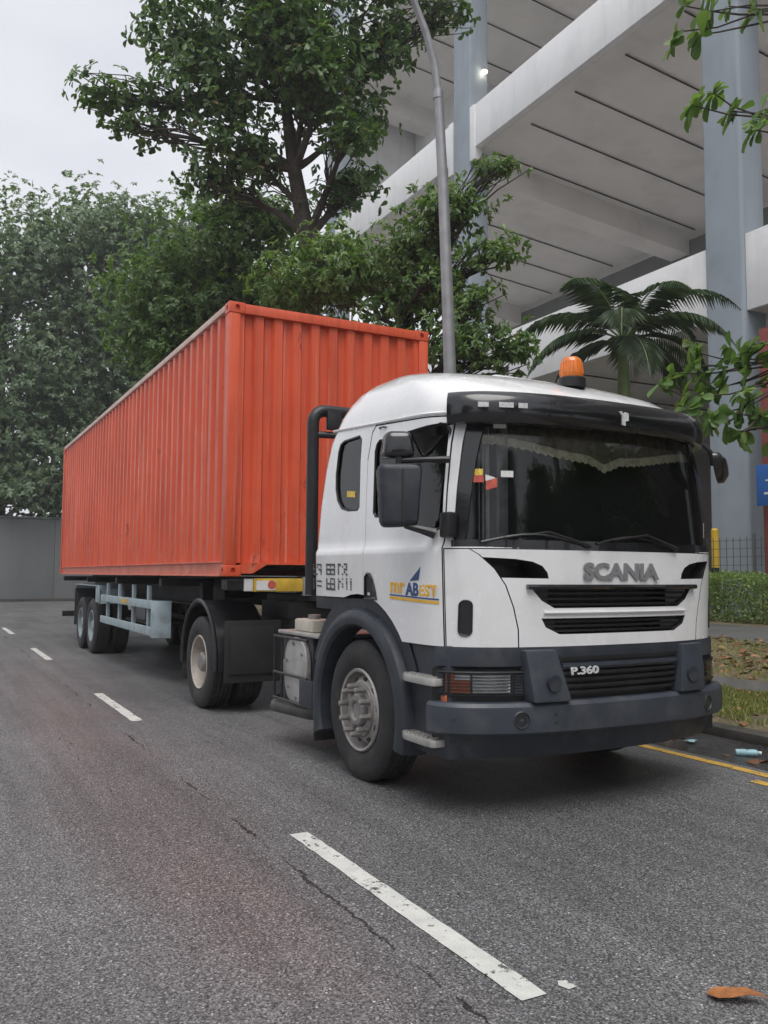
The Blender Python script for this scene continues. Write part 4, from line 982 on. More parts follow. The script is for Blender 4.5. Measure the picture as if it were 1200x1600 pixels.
# far side: oval front-view mirror on a bracket
fm = MB(); fm.lathe([(-.05,.001),(-.045,.06),(-.01,.105),(.03,.11),(.035,.001)], 24, (0,0,0), 1); fmo = fm.build('front_mirror', 'black_gloss', TR, ang=50); fmo.location = (1.0,-1.39,2.25); fmo.rotation_euler = (R(0), R(38), R(30)); fmo.scale = (1.35, 1, .62)
fa = MB().tube([(.90,-1.33,2.42),(.94,-1.36,2.36),(.97,-1.35,2.27)], .016, 8).build('front_mirror_arm', 'black_plastic', TR)

# front wheel arches, steps, side skirts
for s in (-1, 1):
    b = MB(); n = 40; rows = []
    for i in range(n+1):
        t = R(-16+218*i/n); c_, d_ = math.cos(t), math.sin(t)
        lip = [(-1.06,.60),(-1.215,.60),(-1.24,.615),(-1.25,.65),(-1.243,.69),(-1.225,.715),(-1.17,.735),(-1.06,.74)]
        for xo, r_ in lip:
            zz = .5+r_*d_; yy = -r_*c_*(1.0); b.v.append((xo*(-s) if s > 0 else xo, yy, zz))
    m_ = 8
    b.f += [(i*m_+j, i*m_+(j+1) % m_, (i+1)*m_+(j+1) % m_, (i+1)*m_+j) for i in range(n) for j in range(m_)]; b.f += [tuple(range(m_)), tuple(range(n*m_+m_-1, n*m_-1, -1))]
    b.build('wheel_arch', 'dark_plastic', TR, ang=30)
    # infill between arch and white bodywork
    b = MB(); po = []; pi_ = []
    xs = s*1.175
    for i in range(31):
        t = R(20+140*i/30); po.append((xs, -.86*math.cos(t), min(.5+.86*math.sin(t), 1.295))); pi_.append((xs, -.70*math.cos(t), .5+.70*math.sin(t)))
    b.add(po+pi_, [(i, i+1, 32+i, 31+i) for i in range(30)]); b.build('arch_infill', 'dark_plastic', TR, ang=None)
    b = MB(); b.box(*sorted((s*1.17, s*.75)), .10, .80, 1.20, 1.296); b.build('rear_cab_shelf', 'dark_plastic', TR, .01)
    # step well ahead of the wheel
    X = lambda v: s*v
    st = MB().box(*sorted((X(1.165), X(.80))), -1.14, -.66, .345, 1.035).build('step_well', 'dark_plastic', TR, .02)
    for z in (.79, .42):
        pl = [(X(1.255), -1.08), (X(1.262), -1.02), (X(1.262), -.78), (X(1.235), -.70), (X(1.15), -.69), (X(1.15), -1.10), (X(1.235), -1.10)]
        if s > 0: pl = pl[::-1]
        sp_ = MB().prism([(p[0], p[1]) for p in pl], 2, z, z+.045).build('step', 'aluminium', TR, .008)
        for i in range(7):
            for j in range(2): box_obj('tread_stud', 'aluminium', sp_, *sorted((X(1.165+j*.045), X(1.195+j*.045))), -1.06+i*.05, -1.03+i*.05, z+.0455, z+.053)
    box_obj('side_marker', 'amber_lens', TR, *sorted((X(1.166), X(1.176))), -1.13, -1.07, .66, .74, .004)

# chassis
for s in (-1, 1):
    box_obj('chassis_rail', 'chassis_black', TR, s*.38-.04, s*.38+.04, -1.15, 4.6, .72, .98, .01)
for y in (1.1, 2.2, 3.2, 4.4): box_obj('chassis_crossmember', 'chassis_black', TR, -.339, .339, y-.06, y+.06, .76, .94)
box_obj('engine_block', 'chassis_black', TR, -.33, .33, -1.0, .7, .55, 1.18, .04); box_obj('radiator', 'chassis_black', TR, -.6, .6, -1.12, -1.02, .55, 1.15)
MB().tube([(-.95,0,.498),(.95,0,.498)], .06, 10).build('front_axle', 'chassis_black', TR); MB().tube([(-.95,3.82,.498),(.95,3.82,.498)], .10, 12).build('drive_axle', 'chassis_black', TR)
MB().lathe([(-.2,.12),(-.12,.22),(.12,.22),(.2,.12)], 20, (0,3.82,.5), 1).build('differential', 'chassis_black', TR)
MB().lathe([(1.18,.5),(1.25,.5)], 32, (0,3.5,0), 2).build('fifth_wheel', 'chassis_black', TR)
box_obj('fifth_wheel_mount', 'chassis_black', TR, -.45, .45, 3.1, 3.9, .985, 1.178, .01)
wheel(TR, (-1.055, 0, .498), 'front'); wheel(TR, (1.055, 0, .498), 'front', True)
wheel(TR, (-1.075, 3.82, .498), 'drive', inner=True); wheel(TR, (1.075, 3.82, .498), 'drive', True, inner=True)
# drive-axle mudguards
for s in (-1, 1):
    b = MB(); n = 30
    lip = [(.66,.575),(1.215,.575),(1.235,.59),(1.238,.61),(1.22,.628),(1.195,.61),(.66,.61)]; m_ = len(lip)
    for i in range(n+1):
        t = R(-6+192*i/n)
        for xo, r_ in lip: b.v.append((s*xo, 3.82-r_*1.04*math.cos(t), .52+r_*1.08*math.sin(t)))
    b.f += [(i*m_+j, i*m_+(j+1) % m_, (i+1)*m_+(j+1) % m_, (i+1)*m_+j) for i in range(n) for j in range(m_)]; b.f += [tuple(range(m_)), tuple(range(n*m_+m_-1, n*m_-1, -1))]
    mg = b.build('rear_mudguard', 'black_plastic', TR, ang=30)
    box_obj('mudguard_panel', 'chassis_black', mg, *sorted((s*.52, s*1.15)), 3.12, 3.145, .33, .98, .03); box_obj('mudguard_panel', 'chassis_black', mg, *sorted((s*.60, s*1.10)), 3.10, 3.118, .42, .92, .012)
    box_obj('mud_flap', 'rubber', mg, *sorted((s*.70, s*1.21)), 4.425, 4.44, .25, .6, .004)
# tank group behind the near front wheel: aluminium air tank end, urea tank, guard frame, tread plate
tk = MB(); tk.lathe([(-.30,.15),(-.29,.225),(-.25,.245),(.30,.245)], 36, (0,0,0), 1); 
at_ = MB(); pl = [( .185*math.cos(t)*1.0, .30*math.sin(t)) for t in [2*math.pi*i/36 for i in range(36)]]
at_.prism([(x_-.97, z_+.66) for x_, z_ in pl], 1, 1.04, 1.54); air = at_.build('air_tank', 'aluminium', TR, .012)
for t in (15, 75, 135, 195, 255, 315): 
    o = MB().lathe([(-.006,.017),(.006,.017)], 10, (0,0,0), 1).build('tank_bolt', 'rim_beige' if t in (15,) else 'chassis_black', air); o.location = (-.97+.145*math.cos(R(t)), 1.539, .66+.245*math.sin(R(t)))
# side face of the tank: oval plate with bolts facing outward
b = MB(); pl = [(1.15+.235*spow(math.cos(t), .8), .665+.275*spow(math.sin(t), .8)) for t in [2*math.pi*i/40 for i in range(40)]]
b.prism(pl, 0, -1.20, -1.155); pt = b.build('tank_plate', 'aluminium', TR, .008)
for t in (20, 80, 140, 200, 260, 320):
    MB().lathe([(-.010,.016),(.004,.016)], 10, (-1.20, 1.15+.185*math.cos(R(t)), .665+.225*math.sin(R(t))), 0).build('tank_bolt', 'hub_grey', pt)
box_obj('battery_box', 'dark_plastic', TR, -1.15, -.55, .90, 1.55, .38, .95, .03)
box_obj('tread_plate', 'aluminium', TR, -1.19, -.52, .72, 1.56, .955, .985, .008)
cr_ = MB().box(-1.12, -.90, .98, 1.36, .986, 1.09).build('fluid_tank', 'cream_plastic', TR, .02); MB().lathe([(1.092,.055),(1.125,.055),(1.13,.045)], 16, (-1.02,1.16,0), 2).build('filler_cap', 'hub_grey', cr_)
gd = MB()
for z in (.40, .62, .93): gd.tube([(-1.215,.86,z),(-1.215,1.58,z),(-1.17,1.60,z),(-.80,1.60,z)], .012, 6)
for y_ in (1.42, 1.585): gd.tube([(-1.205,y_,.39),(-1.205,y_,.94)], .012, 6)
for x_ in (-1.08, -.95): gd.tube([(x_,1.60,.39),(x_,1.60,.94)], .012, 6)
gd.build('tank_guard', 'black_plastic', TR)
box_obj('guard_bracket', 'dark_plastic', TR, -1.235, -1.206, .72, .98, .40, .62, .01)
ex = MB().tube([(-.75,.45,.40),(-1.0,.80,.36),(-1.12,1.0,.335),(-1.16,1.64,.315)], .062, 16, caps=False).build('exhaust_pipe', 'exhaust_steel', TR, ang=50)
MB().tube([(-.75,.45,.40),(-1.0,.80,.36),(-1.12,1.0,.335),(-1.16,1.64,.315)], .054, 16, caps=False).build('exhaust_bore', 'joint_dark', ex)
box_obj('mud_flap', 'rubber', TR, -1.22, -.92, .70, .715, .16, .55, .004)
# intake stack behind the cab
sn = MB(); P_ = [(-1.10,1.06,1.30),(-1.10,1.06,2.76)]+[(-1.10+.11*(1-math.cos(R(a))), 1.06, 2.76+.11*math.sin(R(a))) for a in (15,30,45,60,75,90)]+[(-.62,1.05,2.87)]
sn.tube(P_, .052, 14); sno = sn.build('intake_stack', 'black_plastic', TR, ang=50)
MB().tube([(-1.09,1.05,2.66),(-.80,1.0,2.66)], .03, 8).build('stack_bracket', 'black_plastic', sno); box_obj('stack_bracket', 'black_plastic', sno, -1.0, -.86, .98, 1.02, 2.70, 2.86, .01)
MB().tube([(-1.0,1.06,1.45),(-.3,1.06,1.45)], .05, 10).build('stack_bracket', 'black_plastic', sno)
for i, cm in enumerate(('sticker_red', 'black_plastic', 'plate_yellow')):
    MB().tube([(-.35+.1*i, .85, 1.30), (-.40+.1*i, 1.2, 1.12), (-.3+.1*i, 1.8, 1.18), (-.2+.08*i, 2.35, 1.32), (-.15+.08*i, 2.62, 1.36)], .014, 6).build('air_line', cm, TR)

# ================================================================== VEGETATION
def mesh_np(name, V, F, m, smooth=False):
    me = bpy.data.meshes.new(name); V = np.asarray(V, dtype=np.float32); F = np.asarray(F, dtype=np.int32)
    k = F.shape[1]; me.vertices.add(len(V)); me.vertices.foreach_set('co', V.ravel())
    me.loops.add(F.size); me.loops.foreach_set('vertex_index', F.ravel()); me.polygons.add(len(F)); me.polygons.foreach_set('loop_start', np.arange(0, F.size, k, dtype=np.int32))
    me.update(calc_edges=True); me.validate(); me.materials.append(MATS[m])
    if smooth: me.polygons.foreach_set('use_smooth', [True]*len(F))
    return me
T_SMALL = (np.array([(0,0,0),(-.5,.45,.10),(0,1,-.06),(.5,.45,.10)], float), np.array([(0,2,1),(0,3,2)]))
_h = [(0,.0),(.13,.12),(.30,.35),(.46,.62),(.44,.82),(.26,.95)]
_l = [(-x, y, .22*x-.16*y*y) for x, y in _h[1:]]; _r3 = [(x, y, .22*x-.16*y*y) for x, y in _h[1:]]; _m = [(0, y, -.16*y*y-.015) for y in (.12,.35,.62,.82,.95)]
_V = [(0,0,0)]+_l+_r3+_m+[(0,1.,-.17)]
_F = [(0,11,1),(0,6,11)]
for i in range(4): _F += [(1+i,11+i,12+i),(1+i,12+i,2+i),(6+i,12+i,11+i),(6+i,7+i,12+i)]
_F += [(5,15,16),(10,16,15)]
T_BIG = (np.array(_V, float), np.array(_F))
def unit(a): return a/np.maximum(1e-9, np.linalg.norm(a, axis=1, keepdims=True))
def leaves(P, D, Nn, L, Wd, T):
    D = unit(D); S_ = unit(np.cross(D, Nn)); N2 = np.cross(S_, D); TV, TF = T
    V = P[:, None, :]+L[:, None, None]*(TV[None, :, 0:1]*Wd*S_[:, None, :]+TV[None, :, 1:2]*D[:, None, :]+TV[None, :, 2:3]*N2[:, None, :])
    F = TF[None]+(np.arange(len(P))*len(TV))[:, None, None]
    return V.reshape(-1, 3), F.reshape(-1, 3)
def hole(P, f, seed):        # smooth pseudo noise in -1..1 for gaps between sprays
    s = seed*1.7
    return (np.sin(P[:,0]*f+s)*np.sin(P[:,1]*f*1.13+2*s)+np.sin(P[:,2]*f*1.21+s*3)*np.sin(P[:,0]*f*.57+P[:,1]*f*.73+s)+np.sin((P[:,0]+P[:,2])*f*1.9+s*5)*.6)/2.0
def rosettes(pts, outdir, k, L0, L1, Wd, T, droop=.1, spread=.75):
    n = len(pts); tw = unit(outdir+rng.normal(0, .35, (n, 3))+np.array([0, 0, .25]))
    P = np.repeat(pts, k, 0); A = np.repeat(tw, k, 0)
    Rn = unit(rng.normal(0, 1, (n*k, 3))); perp = unit(Rn-A*(Rn*A).sum(1, keepdims=True))
    D = unit(A*(1-spread)+perp*spread+np.array([0, 0, -droop])*rng.uniform(0, 2, (n*k, 1)))
    Nn = unit(A+np.array([0, 0, .6])+rng.normal(0, .25, (n*k, 3)))
    P = P+A*rng.uniform(-.06, .04, (n*k, 1))*L1*2
    return leaves(P, D, Nn, rng.uniform(L0, L1, n*k)*np.where(rng.uniform(0, 1, n*k) < .25, .6, 1.), Wd, T)
def limb(b, a, c, r0, r1, seed, n=7, wob=.12, sag=0.):
    a, c = Vector(a), Vector(c); rd = random.Random(seed); pts = []; rr = []
    l = (c-a).length; o1 = Vector((rd.uniform(-1,1), rd.uniform(-1,1), rd.uniform(-.5,.8)))*wob*l
    o2 = Vector((rd.uniform(-1,1), rd.uniform(-1,1), rd.uniform(-.5,.8)))*wob*l*.5
    for i in range(n+1):
        u = i/n; p = a.lerp(c, u)+o1*math.sin(math.pi*u)+o2*math.sin(2*math.pi*u); pts.append(tuple(p)); rr.append(r0+(r1-r0)*u)
    b.tube(pts, rr, 7 if r0 > .06 else 5, caps=False); return pts
def tree(name, label, cat, base, trunk, blobs, mleaf, L, Wd, k, dens, T=T_SMALL, group=None, gap=.1, gf=1.6, twig=True, depth=1.0, shell=.5, seed=1, limb_r=.10, droop=.1, spread=.75):
    root = empty(name, base); tag(root, label, cat, group); B0 = np.array(base)
    tb_ = MB(); tp = [tuple(np.array(p[:3])-B0) for p in trunk]; tb_.tube(tp, [p[3] for p in trunk], 12)
    br = MB(); AV = []; AF = []; nv = 0; tw = MB()
    for bi, (x, y, z, rx, rz, *q) in enumerate(blobs):
        c = np.array((x, y, z)); dk = q[0] if q else 1.0
        ry = max(rx*.9, .6)*depth
        n = max(8, int(dens*dk*(rx*ry+rx*rz+ry*rz)))
        u = unit(rng.normal(0, 1, (n, 3)))*(rng.uniform(0, 1, (n, 1))**shell)
        lump = 1+.28*np.sin(u[:, 0:1]*5+bi)*np.sin(u[:, 2:3]*6+bi*2)+.15*rng.normal(0, 1, (n, 1))
        pts = c+u*lump*np.array((rx, ry, rz))
        keep = hole(pts, gf, seed+bi*.37) > -1.+2*gap-.6
        keep &= hole(pts, gf*2.3, seed+bi) > -.75+gap
        pts, u = pts[keep], u[keep]
        if not len(pts): continue
        V, F = rosettes(pts-B0, u, k, L*.7, L*1.15, Wd, T, droop, spread); AV.append(V); AF.append(F+nv); nv += len(V)
        # limb from the nearest trunk node to the blob, twigs from the limb to some sprays
        tn = min(trunk[1:], key=lambda p: (p[0]-x)**2+(p[1]-y)**2+(p[2]-z+rz+.8)**2+(0 if p[2] < z else 30))
        lp = limb(br, np.array(tn[:3])-B0, c-B0, min(tn[3]*.6, limb_r), .025, seed*31+bi)
        if twig:
            for i in range(0, len(pts), max(1, len(pts)//26)):
                s_ = lp[random.randint(3, len(lp)-1)]; limb(br, s_, pts[i]-B0, .022, .008, i+bi*100, 3, .15)
    tb_.build('trunk', 'bark', root, ang=50); br.build('branches', 'bark', root, ang=50)
    me = mesh_np('crown', np.concatenate(AV), np.concatenate(AF), mleaf); o = bpy.data.objects.new('crown', me); col.objects.link(o); o.parent = root
    return root

A = [(7.1,16.9,12.5,1.1,.8,.8),(6.6,17.2,13.6,1.2,.8,.8),(7.9,16.8,11.3,.8,.5,.6),(6.69,18.54,14.39,2.04,1.51),(5.55,19.27,12.87,1.51,1.21),(3.62,20.31,12.71,1.28,.36,.7),(4.19,20.08,11.89,1.06,.26,.7),(7.82,18.07,12.89,1.59,1.36,.8),(8.97,17.35,14.1,1.21,1.21,.8),(8.72,17.66,11.99,.75,.7,.6),(6.3,18.88,11.3,1.3,.75,.8),(5.7,19.37,10.76,.83,.5,.7),(8.31,18.,10.48,.85,.6,.6),(10.28,16.6,14.79,.83,.33,.8),(6.6,18.4,16.65,2.87,1.36),(9.02,17.14,16.37,1.96,1.21),(4.83,19.54,14.23,1.06,.91),(8.7,17.77,10.79,.8,.4,.6)]
tree('almond_tree', 'tall dark broad-leaved tree with bare forked trunk rising behind the orange container', 'tree', (7.85,18.4,.15),
     [(7.85,18.4,.0,.30),(7.82,18.4,4.,.26),(7.8,18.4,8.,.23),(7.68,18.42,9.4,.21),(7.35,18.45,11.,.17),(7.1,18.45,12.6,.12),(6.9,18.5,14.6,.06)],
     A, 'leaf_almond', .20, .54, 7, 84, T_BIG, gap=.30, gf=2.2, seed=3, limb_r=.11, droop=.25)
Bb = [(7.33,14.92,7.35,1.39,.69),(7.82,13.51,7.54,.89,.5),(8.1,12.75,8.04,.86,.34),(8.51,12.05,7.06,.61,.24),(8.73,12.36,8.73,.46,.12,.8),(7.99,14.06,6.69,.98,.61),(8.13,12.38,5.5,.83,.5),(8.87,11.99,5.4,.5,.36),(6.71,16.38,7.42,1.2,.73),(8.,12.91,6.72,.57,.4,.8),(7.81,14.22,5.84,.73,.49),(8.25,12.26,6.23,.5,.3,.8),(7.07,15.58,7.97,.91,.52)]
tree('fine_leaved_tree', 'bushy mid-green tree with drooping sprays between container and street lamp', 'tree', (8.0,14.6,.2),
     [(8.,14.6,.05,.16),(7.95,14.5,2.4,.14),(7.9,14.2,4.6,.11),(7.8,14.1,6.2,.07)], Bb, 'leaf_fine', .15, .42, 8, 205, T_SMALL, gap=.25, gf=3.2, seed=5, limb_r=.06, droop=.4, spread=.65)
Cc = [(6.99,23.91,10.64,2.22,1.2),(5.64,24.72,9.53,1.76,1.11),(8.42,23.07,11.67,1.57,.83),(8.82,23.,9.92,1.67,1.11),(7.06,24.03,8.8,2.04,1.11),(5.78,24.76,8.23,1.48,1.11),(7.67,23.44,11.94,1.3,.56),(6.9,24.,7.0,2.,1.1),(9.6,22.8,8.2,1.7,1.2),(8.,24.,6.,2.,1.1)]
tC = tree('leafy_tree', 'bright green spreading tree just above the container roof', 'tree', (7.7,24.,.2),
     [(7.7,24.,.05,.24),(7.7,24.,3.,.2),(7.6,24.,6.2,.16),(7.5,23.9,8.6,.10),(7.5,23.8,10.4,.05)], Cc, 'leaf_fine', .20, .44, 8, 115, T_SMALL, gap=.20, gf=1.8, seed=8, limb_r=.09, droop=.3)
Dd = [(4.44,48.48,18.0,3.24,3.6),(4.95,48.66,12.86,3.24,4.09),(5.2,48.77,8.7,2.9,3.5),(1.26,50.45,14.87,3.07,6.5),(2.43,50.39,8.3,2.73,3.2),(1.5,49.,6.2,2.6,1.6),(4.6,48.6,5.9,2.6,1.4),(7.,49.,5.5,2.4,1.5),(-1.6,51.5,12.,3.2,5.)]
tD = tree('roadside_tree', 'huge grey-green tree hanging over the concrete wall at the left edge', 'tree', (3.5,51.5,-.05),
     [(3.5,51.5,-.1,.45),(3.5,51.4,4.,.38),(3.4,51.2,8.,.3),(3.3,50.8,13.,.2),(3.4,50.5,17.,.1)], Dd, 'leaf_far', .27, .55, 9, 62, T_SMALL, spread=.9, gap=.13, gf=1.1, seed=12, limb_r=.16, droop=.3, twig=True)
Ee = [(8.51,49.51,20.5,3.81,2.6),(11.46,48.06,19.44,3.63,3.3),(8.04,50.12,16.52,3.99,3.27),(11.03,48.74,14.,3.99,3.99),(8.24,50.43,11.45,3.63,3.63),(13.6,46.72,21.6,1.9,1.3,.7),(9.03,50.31,7.83,2.9,2.18),(14.46,46.71,16.56,3.63,3.63),(14.6,47.,11.,3.6,3.6)]
tree('roadside_tree', 'dense grey-green tree with ragged top against the sky beyond the container', 'tree', (10.2,51.5,-.05),
     [(10.2,51.5,-.1,.5),(10.2,51.4,4.,.42),(10.1,51.,9.,.34),(10.3,50.2,14.,.24),(10.4,49.6,18.5,.12)], Ee, 'leaf_far', .27, .55, 9, 62, T_SMALL, spread=.9, gap=.15, gf=1.05, seed=17, limb_r=.18, droop=.3)
# unseen trees added on the other side of the road, behind the viewer (they darken the reflections in the glass)
for i, (x, y, s_) in enumerate(((-9, -20, .62), (2, -23, .66), (-20, -9, .6), (-19, 6, .66), (-20, 22, .6))):
    o = copy_tree(tD); o.location = (x, y, 0); o.scale = (s_*1.25, s_*1.25, s_); o.rotation_euler = (0, 0, i*1.3)
    tag(o, 'unseen leafy tree added across the road to darken reflections in the glass', 'tree', 'added trees across the road')
for i, (x, y, s_) in enumerate(((11.6, -3.8, 1.0), (9.8, -12, 1.2))):  # unseen verge trees, flattened into the windshield's reflection path to darken it
    o = copy_tree(tC); o.location = (x, y, .2); o.scale = (s_, s_, s_*.52); o.rotation_euler = (0, 0, 1+i*2.1)
    tag(o, 'unseen low leafy tree added ahead of the truck to darken windshield reflections', 'tree', 'added verge trees ahead of the truck')

# near branch of a tree standing just outside the picture
F1 = [(6.5,6.14,3.48),(6.64,5.95,3.54),(6.79,5.76,3.5),(6.89,5.59,3.56),(6.97,5.43,3.57),(6.42,5.88,3.07),(6.54,5.71,2.99),(6.67,5.53,3.0),(6.8,5.35,2.96),(6.79,5.78,3.31),(6.9,5.49,3.3),(6.64,5.44,2.81),(6.71,5.94,3.3),(6.85,5.6,3.62),(7.0,5.3,3.4),(6.75,5.45,3.1),(6.38,6.2,3.38),(6.55,6.05,3.25),(6.7,5.85,3.45),(6.95,5.4,3.68),(6.6,5.6,2.9),(6.5,5.8,3.2),(6.85,5.3,2.85),(7.02,5.2,3.1),(6.62,5.9,3.65)]
F2 = [(5.83,5.19,5.6),(5.97,5.11,5.72),(6.02,4.98,5.5),(6.0,4.68,5.18),(6.04,4.65,5.36)]
F3 = [(5.95,5.51,6.5),(6.11,5.43,6.47),(6.18,5.37,6.68),(6.38,5.26,6.74),(6.62,5.13,6.71),(6.02,5.45,6.74)]
nr = empty('almond_tree', (9.4,4.4,.28)); tag(nr, 'glossy large-leaved branch reaching in at the right edge above the cab', 'tree')
o0 = np.array((9.4,4.4,.28)); b = MB(); b.tube([(0,0,-.1),(-.05,.05,2.),(-.2,.1,4.),(-.3,.1,6.2),(-.5,.2,8.)], [.2,.17,.14,.1,.04], 10); b.build('trunk', 'bark', nr, ang=50)
AV = []; AF = []; nv = 0
for Fs, st, mid in ((F1, (9.25,4.47,2.9), (7.4,5.0,3.45)), (F2, (9.12,4.5,5.2), (6.5,4.5,5.15)), (F3, (9.1,4.5,6.4), (7.2,4.9,6.75))):
    b = MB(); lp = limb(b, np.array(st)-o0, np.array(mid)-o0, .05, .024, 5, 7, .05)
    for i, p in enumerate(Fs):
        j = min(Fs, key=lambda q: 9 if q is p else abs(np.linalg.norm(np.array(q)-np.array(p))-.25)); s_ = np.array(mid)-o0 if i % 3 == 0 or Fs is not F1 else np.array(j)-o0
        limb(b, s_, np.array(p)-o0, .014, .006, i+50, 4, .08)
    b.build('branch', 'bark', nr, ang=50)
    pts = np.array(Fs)-o0; outd = unit(pts-(np.array(mid)-o0)+np.array([-.1,.1,.1]))
    V, F = rosettes(np.concatenate([pts, pts+rng.normal(0, .07, pts.shape)]), np.concatenate([outd, outd]), 7, .11, .23, .56, T_BIG, .3, .8); AV.append(V); AF.append(F+nv); nv += len(V)
me = mesh_np('leaf_sprays', np.concatenate(AV), np.concatenate(AF), 'leaf_near', True); o = bpy.data.objects.new('leaf_sprays', me); col.objects.link(o); o.parent = nr

# palm behind the cab
pm = empty('palm_tree', (12.5,13.1,.45)); tag(pm, 'small dark green palm with arching fronds behind the amber beacon', 'palm')
MB().tube([(0,0,0),(.02,0,1.5),(.03,.02,3.),(.02,.03,4.4)], [.19,.14,.125,.12], 14).build('trunk', 'palm_bark', pm, ang=50)
MB().tube([(.02,.03,4.4),(.02,.03,4.5),(.02,.03,5.4),(.02,.03,6.0)], [.12,.14,.11,.06], 14).build('crownshaft', 'palm_green', pm, ang=50)
rdp = random.Random(4)
frs = [(5,52,2.6),(48,38,2.4),(92,62,2.4),(135,50,2.7),(160,30,2.5),(188,62,2.6),(228,40,2.5),(262,60,2.4),(300,42,2.6),(325,60,2.8),(345,28,2.5),(70,78,2.2),(250,10,1.9),(130,12,2.0),(330,6,1.9)]
for az, el, ln in frs:
    az_, el_ = R(az+rdp.uniform(-8, 8)), R(el); p = Vector((.02,.03,5.85)); d = Vector((math.cos(az_)*math.cos(el_), math.sin(az_)*math.cos(el_), math.sin(el_)))
    pts = [p.copy()]; n = 16
    for i in range(n):
        u = i/n; d = (d+Vector((0, 0, -.085-.115*u))).normalized(); p = p+d*(ln/n); pts.append(p.copy())
    rb = MB(); rb.tube([tuple(q) for q in pts], [.026*(1-i/(n+4)) for i in range(n+1)], 5); fr = rb.build('frond', 'palm_green', pm, ang=50)
    P_, D_, N_, L_ = [], [], [], []
    for i in range(40):
        u = .14+.85*i/39; f = u*n; j = min(n-1, int(f)); q = pts[j].lerp(pts[j+1], f-j); t = (pts[j+1]-pts[j]).normalized(); sd = t.cross(Vector((0, 0, 1)))
        sd = sd.normalized() if sd.length > .05 else Vector((1, 0, 0)); up = sd.cross(t)
        for s_ in (-1, 1):
            dd = (sd*s_*.85+t*.55+up*.12+Vector((0, 0, -.38-.35*u))+Vector((rdp.uniform(-.1,.1),)*3)).normalized()
            P_.append(q); D_.append(dd); N_.append(up); L_.append((.58*math.sin(math.pi*min(1, .18+u*.85))+.12)*rdp.uniform(.85, 1.1))
    V, F = leaves(np.array([tuple(q) for q in P_]), np.array([tuple(q) for q in D_]), np.array([tuple(q) for q in N_]), np.array(L_), .062, T_SMALL)
    me = mesh_np('leaflets', V, F, 'leaf_palm'); o = bpy.data.objects.new('leaflets', me); col.objects.link(o); o.parent = fr

# clipped hedge
hg = empty('hedge', (16.2,13.,.5)); tag(hg, 'clipped light green hedge along the footpath beyond the bumper', 'hedge')
n = 26000; P_ = rng.uniform((-.65,-5.5,0),(.65,5.5,1.0),(n,3)); P_[:n//2,0] = -.65+rng.normal(0,.05,n//2); P_[n//2:3*n//4,2] = .98+rng.normal(0,.05,n//4)
P_[:,2] = np.minimum(P_[:,2], 1.02+.07*np.sin(P_[:,1]*2.1)+.05*np.sin(P_[:,1]*5.3+P_[:,0]*3)); P_[:, 0] += .05*np.sin(P_[:,1]*3.1)*np.sin(P_[:,2]*4)
D_ = unit(rng.normal(0,1,(n,3))+np.array([-.5,0,.7])); V, F = leaves(P_, D_, unit(rng.normal(0,1,(n,3))+np.array([-.4,0,.6])), rng.uniform(.05,.10,n), .5, T_SMALL)
o = bpy.data.objects.new('hedge_foliage', mesh_np('hedge_foliage', V, F, 'leaf_hedge')); col.objects.link(o); o.parent = hg
b = MB()
for i in range(36): y = -5.3+i*.3; b.tube([(random.uniform(-.2,.2), y, -.05), (random.uniform(-.3,.3), y+random.uniform(-.1,.1), .8)], [.018,.008], 5)
b.build('stems', 'bark', hg, ang=50)

# grass on the verge and leaf litter on the bank
n = 34000; gx = rng.uniform(6.86, 8.2, n); gy = rng.uniform(3.5, 11., n); gz = np.interp(gx, [6.8,7.05,7.4,7.8,8.22], [.06,.10,.13,.17,.2])-.005
keep = (hole(np.stack([gx*2, gy*2, gz*0], 1), 1.3, 3.) > -.45) & (rng.uniform(0,1,n) < np.clip((gx-6.84)/.35, .1, 1)); gx, gy, gz = gx[keep], gy[keep], gz[keep]; n = len(gx)
D_ = unit(rng.normal(0,.5,(n,3))+np.array([0,0,1.])); V, F = leaves(np.stack([gx,gy,gz],1), D_, unit(rng.normal(0,1,(n,3))), rng.uniform(.035,.085,n), .16, T_SMALL)
o = bpy.data.objects.new('grass', mesh_np('grass', V, F, 'grass_blade')); col.objects.link(o); tag(o, 'short patchy green grass on the verge by the kerb', 'grass', kind='stuff')
n = 9000; gx = rng.uniform(8.8, 11.7, n); gy = rng.uniform(5., 15., n); gz = np.interp(gx, [8.78,9.3,10.,10.8,11.7], [.24,.27,.32,.39,.45])
D_ = unit(rng.normal(0,.5,(n,3))+np.array([0,0,1.])); V, F = leaves(np.stack([gx,gy,gz],1), D_, unit(rng.normal(0,1,(n,3))), rng.uniform(.03,.07,n), .2, T_SMALL)
o = bpy.data.objects.new('bank_grass', mesh_np('bank_grass', V, F, 'grass_blade')); col.objects.link(o); tag(o, 'sparse low grass on the leafy bank by the path', 'grass', kind='stuff')
n = 1300; gx = np.clip(rng.normal(10.4, .75, n), 8.0, 12.5); gy = rng.uniform(5., 15., n); gz = np.interp(gx, [6.8,8.22,8.78,9.3,10.,10.8,11.7], [.1,.2,.24,.27,.32,.39,.45])+.02
m_ = 160; gx[:m_] = rng.uniform(5.9, 8.2, m_); gy[:m_] = rng.uniform(3.6, 9, m_); gz[:m_] = np.where(gx[:m_] < 6.6, -.01, np.where(gx[:m_] < 6.85, .125, np.interp(gx[:m_], [6.8,7.05,7.4,7.8,8.22], [.06,.10,.13,.17,.2])+.02))
a_ = rng.uniform(0, 6.28, n); D_ = np.stack([np.cos(a_), np.sin(a_), rng.normal(0,.2,n)], 1); V, F = leaves(np.stack([gx,gy,gz],1), D_, unit(rng.normal(0,.3,(n,3))+np.array([0,0,1.])), rng.uniform(.07,.17,n), .6, T_BIG)
